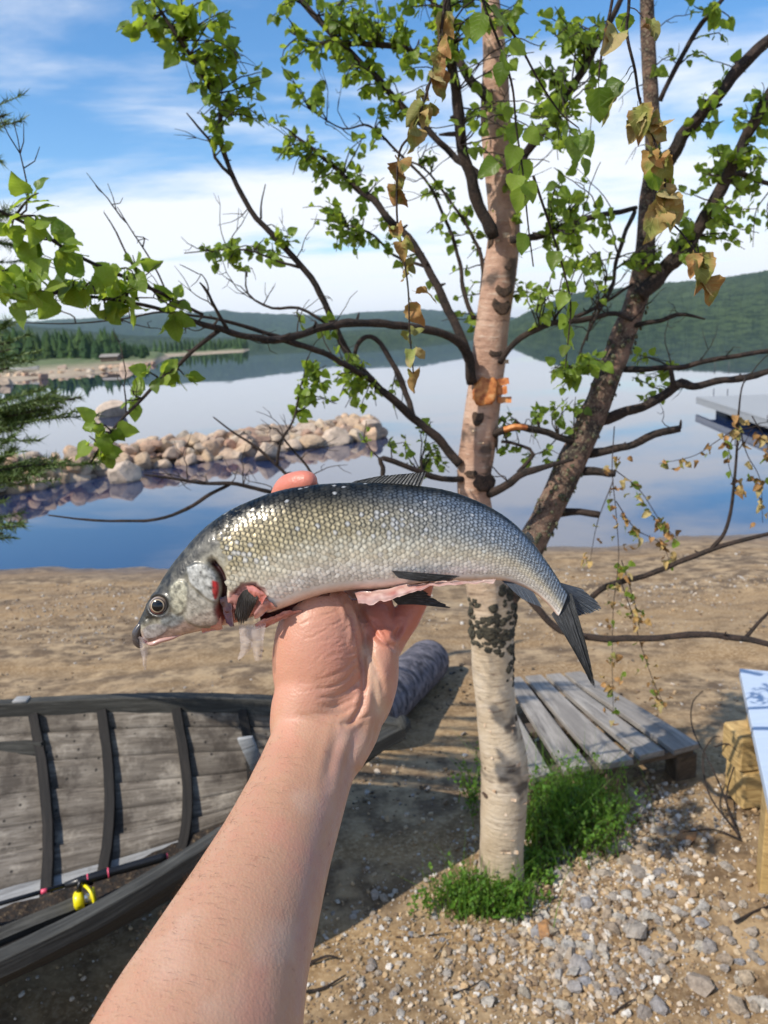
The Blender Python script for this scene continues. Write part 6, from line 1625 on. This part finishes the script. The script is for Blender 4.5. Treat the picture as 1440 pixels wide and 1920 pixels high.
M_flesh = mat_fish('raw_flesh', 0, .3, .5, .6)
fish = thing('fish', cenW[260], 'silver whitefish with dark back and gutted belly held in the hand', 'fish')
F = []
i_ = np.arange(NS - 1)[:, None]; j_ = np.arange(NT)[None, :]; F = np.stack([i_ * NT + j_, i_ * NT + (j_ + 1) % NT, (i_ + 1) * NT + (j_ + 1) % NT, (i_ + 1) * NT + j_], -1).reshape(-1, 4)
mb = MB().add(BV2, F, None, bc); mb.extra([list(range(NT))[::-1]]); mb.extra([[(NS - 1) * NT + q for q in range(NT)]])
body = mb.build('body', M_fskin, fish)
# ---- scales: each a small overlapping plate
L_ax = np.concatenate([[0], np.cumsum(np.linalg.norm(np.diff(cenW, axis=0), axis=1))])
sc_mb = MB(); base_s = np.array([(-.55, -.42), (-.55, 0), (-.55, .42), (0, -.54), (0, 0), (0, .54), (.34, -.40), (.40, 0), (.34, .40), (.56, 0)])
lift = np.array([-.25, -.2, -.25, -.02, .10, -.02, .05, .12, .05, .03])
SF3 = np.array([[6, 9, 7], [7, 9, 8]]); SF4 = np.array([[0, 3, 4, 1], [1, 4, 5, 2], [3, 6, 7, 4], [4, 7, 8, 5]])
rows = 25
pos_l = 0.088; Ltot = L_ax[-1]; step = .00305
sl_i = 0; cols_x = []
x_ = L_ax[int(NS * .285)]
while x_ < Ltot * .995:
    fi = np.interp(x_, L_ax, np.arange(NS)); hgt = np.linalg.norm(upW[int(min(fi, NS - 1))]); cols_x.append((fi, hgt)); x_ += step * (0.70 + 0.30 * min(1, hgt / .034))
allV, allF3, allF4, allC = [], [], [], []
nsc = 0
for side in (1, -1):
    for ci, (fi, hgt) in enumerate(cols_x):
        for r in range(rows):
            v = (r + (.5 if ci % 2 else 0) + .35) / (rows + .6)          # even steps along the girth
            t = (0.05 + v * .80) * np.pi * side
            vh = (1 - math.cos(t)) / 2
            lim = .90 if fi > NS * .42 else .80 + .1 * (fi / NS - .285) / .135
            if vh > lim: continue
            fj = fi + rng.normal(0, .55); t = t + side * rng.normal(0, .008); szj = rng.uniform(.93, 1.09)
            p0_ = body_pt(np.array([fj]), np.array([t]))[0]
            if side == 1:
                q = to_px(p0_[None])[0]
                if q[0] < 424 + max(0, (1100 - q[1])) * .10 and q[1] > 1040: continue
                if q[0] < 420 - (1040 - q[1]) * .45 and q[1] <= 1040: continue
                if poly_sd(q[None], [(420, 1120), (445, 1098), (475, 1088), (505, 1110), (498, 1150), (430, 1185)])[0] < 3: continue
            pt = body_pt(np.array([min(fj + 2, NS - 1.001)]), np.array([t]))[0] - body_pt(np.array([fj - 2]), np.array([t]))[0]
            pb = body_pt(np.array([fj]), np.array([t + .03]))[0] - body_pt(np.array([fj]), np.array([t - .03]))[0]
            gl = np.linalg.norm(pb) / .06 * (.80 * np.pi / (rows + .6))
            ex = pt / np.linalg.norm(pt); ey = pb - ex * (pb @ ex); ey /= np.linalg.norm(ey); nn = np.cross(ex, ey)
            if nn @ (p0_ - cenW[int(fi)]) < 0: nn = -nn
            shr = 1.0 + .03 * float(smooth(.45, .75, np.array([vh]))[0]); Ls = step * 1.16 * shr * szj * (0.70 + 0.30 * min(1, hgt / .034)); Ws = gl * 1.0 * shr * szj
            ta, tb_ = rng.normal(0, .06), rng.normal(0, .06)
            zz_ = lift * Ls * .24 + base_s[:, 0] * Ls * ta * .5 + base_s[:, 1] * Ws * tb_
            V = p0_ + ex * (base_s[:, :1] * Ls) + ey * (base_s[:, 1:] * Ws) + nn * (zz_[:, None] + .00016)
            cb = flank(np.array([vh]), np.array([fi / NS]))[0] * rng.uniform(.80, 1.18)
            if rng.random() < .02: cb = cb * .4 + np.array([.80, .80, .78]) * .6
            qq = to_px(p0_[None])[0]; glint_ = math.exp(-(((qq[0] - 452) / 26) ** 2 + ((qq[1] - 1042) / 18) ** 2)) + .8 * math.exp(-(((qq[0] - 755) / 60) ** 2 + ((qq[1] - 985) / 26) ** 2))
            if side == 1 and rng.random() < glint_ * .7: cb = cb * .45 + np.array([.44, .44, .44])  # glints painted: scales in two flank spots get a paler colour
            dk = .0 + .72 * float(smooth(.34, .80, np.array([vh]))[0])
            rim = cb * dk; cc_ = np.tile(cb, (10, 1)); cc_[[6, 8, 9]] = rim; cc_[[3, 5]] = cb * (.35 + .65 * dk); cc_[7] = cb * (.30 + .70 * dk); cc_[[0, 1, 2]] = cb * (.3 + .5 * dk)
            allV.append(V); allC.append(cc_); allF3.append(SF3 + nsc * 10); allF4.append(SF4 + nsc * 10); nsc += 1
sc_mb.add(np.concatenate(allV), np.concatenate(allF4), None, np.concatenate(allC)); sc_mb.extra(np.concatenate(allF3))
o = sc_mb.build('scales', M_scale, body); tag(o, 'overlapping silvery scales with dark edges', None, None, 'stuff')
# ---- eye
eyeo = body_pt(np.array([np.argmin(np.hypot((S_[:, 0] + S_[:, 2]) / 2 - 298, (S_[:, 1] + S_[:, 3]) / 2 - 1135))], float), np.array([np.pi / 2]))[0]
dface = float((eyeo - CP) @ FWD); ec = P(298, 1135, dface + .0030); er = 17.0 * .5 / FPX
u = np.linspace(0, np.pi * .62, 26); v = np.linspace(0, 2 * np.pi, 40, endpoint=False)
EVs, ECs = [], []
for a_ in u:
    for b_ in v:
        rr = math.sin(a_); EVs.append(ec + (RIGHT * math.cos(b_) + UP * math.sin(b_)) * er * rr - FWD * math.cos(a_) * er * .72)
        x_e, y_e = rr * math.cos(b_) - .0, rr * math.sin(b_)
        rp_ = math.hypot(x_e, y_e)
        ECs.append((0.003, 0.003, 0.004) if rp_ < .64 else ((0.42, 0.33, 0.22) if rp_ < .72 else ((0.07, 0.05, 0.04) if rp_ < .82 else ((0.30, 0.24, 0.20) if (y_e > -.30 or x_e > .5) else (.30, .07, .05)))))
ef = []
for a_ in range(25):
    for b_ in range(40): ef.append([a_ * 40 + b_, a_ * 40 + (b_ + 1) % 40, (a_ + 1) * 40 + (b_ + 1) % 40, (a_ + 1) * 40 + b_])
mey = Mat('fish_eye'); mey.p(Base_Color=mey.attr(), Roughness=.2, Specular_IOR_Level=.3, Coat_Weight=.45, Coat_Roughness=.03)
MB().add(EVs, ef, None, np.array(ECs)).build('eye', mey.m, fish)
# ---- fins
def mat_fin():
    m = Mat('fin'); uv = m.coord('UV'); s = m.node('ShaderNodeSeparateXYZ', {'Vector': uv}); ray_ = m.math('SINE', m.math('MULTIPLY', s.outputs['X'], 130.0)); n = m.noise(m.coord('UV', (30, 3, 1)), 2, 4, .65)
    c_ = m.mix(m.math('MULTIPLY', m.range(n, .48, .70), .75), m.attr(), (0.24, 0.25, 0.26))
    c_ = m.mix(m.range(ray_, .1, 1, 0, .6), c_, (0.012, 0.012, 0.012)); m.p(Base_Color=c_, Roughness=.5, Specular_IOR_Level=.3); m.bump(ray_, .5, .0008); return m.m
M_fin = mat_fin()
def fin(name, base_, tip_, d0, d1, col, rag=.06, nu=60, nv=12, bulge=0.0, th_=.0004, seed=1):
    B_, T_ = catmull(np.array(base_, float), nu), catmull(np.array(tip_, float), nu); r = np.random.default_rng(seed)
    f = np.linspace(0, 1, nv); tipf = 1 - rag * np.abs(r.normal(0, 1, nu)) * np.where(np.arange(nu) % 3 == 0, 1.6, .6)
    V = np.zeros((nu, nv, 3))
    for i in range(nu):
        for j in range(nv):
            g = f[j] * (tipf[i] if j else 1); q = B_[i] * (1 - g) + T_[i] * g
            V[i, j] = P(q[0], q[1], d0 + (d1 - d0) * g - bulge * math.sin(math.pi * g) + .0004 * math.sin(i * 1.3) * g)
    V = V.reshape(-1, 3); n = nu * nv; FF = grid_faces(nu, nv); UV = np.stack([np.repeat(np.linspace(0, 1, nu), nv), np.tile(f, nu)], 1)
    rim = [[i * nv + nv - 1, (i + 1) * nv + nv - 1, (i + 1) * nv + nv - 1 + n, i * nv + nv - 1 + n] for i in range(nu - 1)]
    mb = MB().add(np.vstack([V, V + FWD * th_]), np.vstack([FF, FF[:, ::-1] + n, rim]), np.vstack([UV, UV]), np.asarray(col)); return mb.build(name, M_fin, fish)
DKF = (0.030, 0.031, 0.030)
fin('dorsal_fin', [(646, 911), (690, 910), (740, 911), (788, 915)], [(668, 901), (715, 892), (760, 888), (800, 883)], .502, .503, DKF, .03, seed=2)
fin('adipose_fin', [(984, 1002), (990, 1008), (996, 1016)], [(990, 996), (999, 1006), (1003, 1018)], .513, .513, (0.04, 0.045, 0.05), .02, 16, 6)
fin('anal_fin', [(938, 1086), (960, 1092), (985, 1102), (1000, 1110)], [(958, 1104), (980, 1124), (1002, 1134), (1018, 1140)], .510, .506, (0.07, 0.085, 0.11), .05, seed=4)
fin('tail_fin', [(1062, 1118), (1052, 1130), (1042, 1142), (1034, 1152)], [(1117, 1292), (1108, 1282), (1094, 1254), (1070, 1210)], .518, .512, (0.035, 0.036, 0.036), .05, 70, 24, .002, seed=5)
fin('tail_fin', [(1072, 1112), (1064, 1116), (1056, 1124), (1048, 1134)], [(1096, 1196), (1104, 1226), (1111, 1258), (1118, 1290)], .519, .513, (0.040, 0.042, 0.042), .06, 60, 22, .001, seed=6)
fin('tail_fin', [(1050, 1092), (1058, 1104), (1060, 1116), (1056, 1128)], [(1092, 1104), (1128, 1138), (1108, 1150), (1082, 1156)], .518, .525, (0.07, 0.085, 0.105), .05, 60, 18, -.002, seed=7)
fin('pelvic_fin', [(734, 1070), (738, 1074), (742, 1079), (748, 1084)], [(868, 1080), (850, 1086), (822, 1090), (790, 1091)], .4865, .489, (0.022, 0.020, 0.020), .04, 40, 16, .001, seed=8)
fin('pelvic_fin', [(722, 1112), (730, 1118), (738, 1126), (746, 1134)], [(795, 1104), (812, 1120), (846, 1140), (800, 1133)], .512, .516, (0.045, 0.040, 0.038), .05, 40, 16, .0, seed=9)
o = fin('pectoral_fin', [(446, 1122), (456, 1108), (470, 1106), (484, 1120)], [(438, 1158), (450, 1174), (462, 1166), (474, 1144)], .4815, .493, (0.060, 0.055, 0.048), .16, 50, 16, .0015, .001, seed=10); tag(o, 'torn grey pectoral fin over the wound')
# ---- opened belly: flaps, raw strip and slime
def flap(name, a_, b_, da, db, col, mat, bulge=.002, th_=.0022, n=50, m_=10, edge=.0):
    A, B_ = catmull(np.array(a_, float), n), catmull(np.array(b_, float), n); V = np.zeros((n, m_, 3)); f = np.linspace(0, 1, m_)
    for i in range(n):
        for j in range(m_):
            q = A[i] * (1 - f[j]) + B_[i] * f[j]; V[i, j] = P(q[0], q[1], da + (db - da) * f[j] - bulge * math.sin(math.pi * f[j]))
    V = V.reshape(-1, 3); V = V + fbm(V, 180, 4, n)[:, None] * .0020 * np.array([0.3, 1, 1]) + fbm(V, 60, 2, n + 3)[:, None] * .0007 * UP; nn = n * m_; FF = grid_faces(n, m_)
    rim = [[i * m_ + m_ - 1, (i + 1) * m_ + m_ - 1, (i + 1) * m_ + m_ - 1 + nn, i * m_ + m_ - 1 + nn] for i in range(n - 1)] + [[(i + 1) * m_, i * m_, i * m_ + nn, (i + 1) * m_ + nn] for i in range(n - 1)]
    cc_ = np.asarray(col)[None] * (1 + .7 * fbm(V, 240, 3, 4)[:, None] * np.array([.6, 1.2, 1.2])); cc_ = np.vstack([cc_, cc_ * .7])
    mb = MB().add(np.vstack([V, V + FWD * th_]), np.vstack([FF, FF[:, ::-1] + nn, rim]), None, np.clip(cc_, 0, 1)); return mb.build(name, mat, fish)
flap('belly_flap', [(478, 1170), (500, 1158), (530, 1148), (566, 1142)], [(482, 1182), (505, 1172), (532, 1160), (568, 1150)], .497, .503, (0.50, 0.21, 0.17), M_flesh, .002)
flap('belly_cavity', [(486, 1150), (540, 1136), (600, 1118), (620, 1112)], [(490, 1166), (540, 1152), (580, 1140), (612, 1128)], .501, .505, (0.07, 0.010, 0.010), M_flesh, .0)
flap('belly_flap', [(664, 1112), (712, 1106), (770, 1096), (840, 1090), (930, 1086)], [(672, 1132), (712, 1130), (760, 1116), (830, 1098), (925, 1092)], .496, .488, (0.50, 0.30, 0.25), M_flesh, .003, .0014)
flap('belly_cavity', [(640, 1104), (700, 1102), (760, 1094), (850, 1086)], [(660, 1124), (705, 1122), (758, 1108), (840, 1092)], .499, .500, (0.08, 0.015, 0.015), M_flesh, .0)
o = flap('raw_flesh', [(462, 1096), (478, 1098), (492, 1108), (500, 1118)], [(470, 1110), (480, 1116), (486, 1126), (490, 1136)], .4818, .4832, (0.54, 0.19, 0.15), M_flesh, .001, .001, 24, 8)
o = flap('raw_flesh', [(476, 1148), (488, 1134), (498, 1126), (510, 1128)], [(478, 1162), (492, 1154), (506, 1148), (520, 1140)], .4848, .4905, (0.56, 0.27, 0.22), M_flesh, .002, .001, 24, 8)
# gill corner and lips
flap('gill_membrane', [(374, 1172), (392, 1170), (406, 1166), (414, 1158)], [(380, 1186), (398, 1184), (412, 1182), (418, 1176)], .4895, .496, (0.50, 0.23, 0.18), M_flesh, .001, .0012, 24, 8)
flap('gill_cavity', [(412, 1118), (416, 1136), (418, 1152), (424, 1168)], [(430, 1118), (434, 1136), (436, 1152), (440, 1172)], .4855, .487, (0.05, 0.006, 0.006), M_flesh, 0, .001, 24, 8)
mb = MB(); tube(mb, catmull(np.array([P(266, 1168, .4965), P(257, 1184, .4965), P(256, 1199, .4965), P(261, 1209, .497), P(266, 1214, .498)]), 16), np.interp(np.linspace(0, 1, 16), [0, .3, .6, .85, 1], [.0016, .0030, .0028, .0018, .0006]), 16, .15, col=(0.045, 0.036, 0.034)); mb.build('upper_lip', M_flesh, fish)
flap('mouth', [(258, 1186), (268, 1186), (280, 1188), (292, 1190)], [(262, 1208), (270, 1210), (280, 1209), (292, 1204)], .4965, .497, (0.22, 0.035, 0.03), M_flesh, .0, .001, 20, 8)
mb = MB(); tube(mb, catmull(np.array([P(276, 1206, .4955), P(286, 1207, .4935), P(302, 1201, .4935), P(322, 1196, .4945), P(340, 1190, .496)]), 16), np.interp(np.linspace(0, 1, 16), [0, .3, .7, 1], [.0008, .0017, .0014, .0004]), 12, .12, col=(0.46, 0.27, 0.22)); mb.build('lower_lip', M_flesh, fish)
msl = Mat('slime'); nsl_ = msl.noise(msl.coord('World'), 500, 3, .6); msl.p(Base_Color=(0.74, 0.64, 0.60), Roughness=.08, Transmission_Weight=.3, IOR=1.2, Coat_Weight=.6, Alpha=.20); msl.bump(nsl_, .4, .001)
M_slime = msl.m
flap('mouth_slime', [(258, 1196), (263, 1215), (267, 1235), (269, 1258)], [(276, 1192), (277, 1212), (275, 1234), (272, 1258)], .493, .494, (0.7, 0.6, 0.55), M_slime, .0015, .0016, 30, 8)
flap('slime', [(446, 1180), (449, 1200), (450, 1218), (444, 1238)], [(470, 1180), (474, 1200), (472, 1214), (468, 1222)], .497, .497, (0.7, 0.6, 0.55), M_slime, .002, .0016, 30, 8)
flap('slime', [(462, 1178), (466, 1200), (472, 1220), (478, 1240)], [(496, 1174), (494, 1198), (492, 1220), (490, 1238)], .497, .497, (0.7, 0.6, 0.55), M_slime, .002, .0016, 30, 8)
flap('slime', [(446, 1176), (460, 1174), (480, 1172), (500, 1164)], [(450, 1206), (464, 1208), (482, 1204), (494, 1200)], .498, .497, (0.7, 0.6, 0.55), M_slime, .002, .0016, 30, 8)
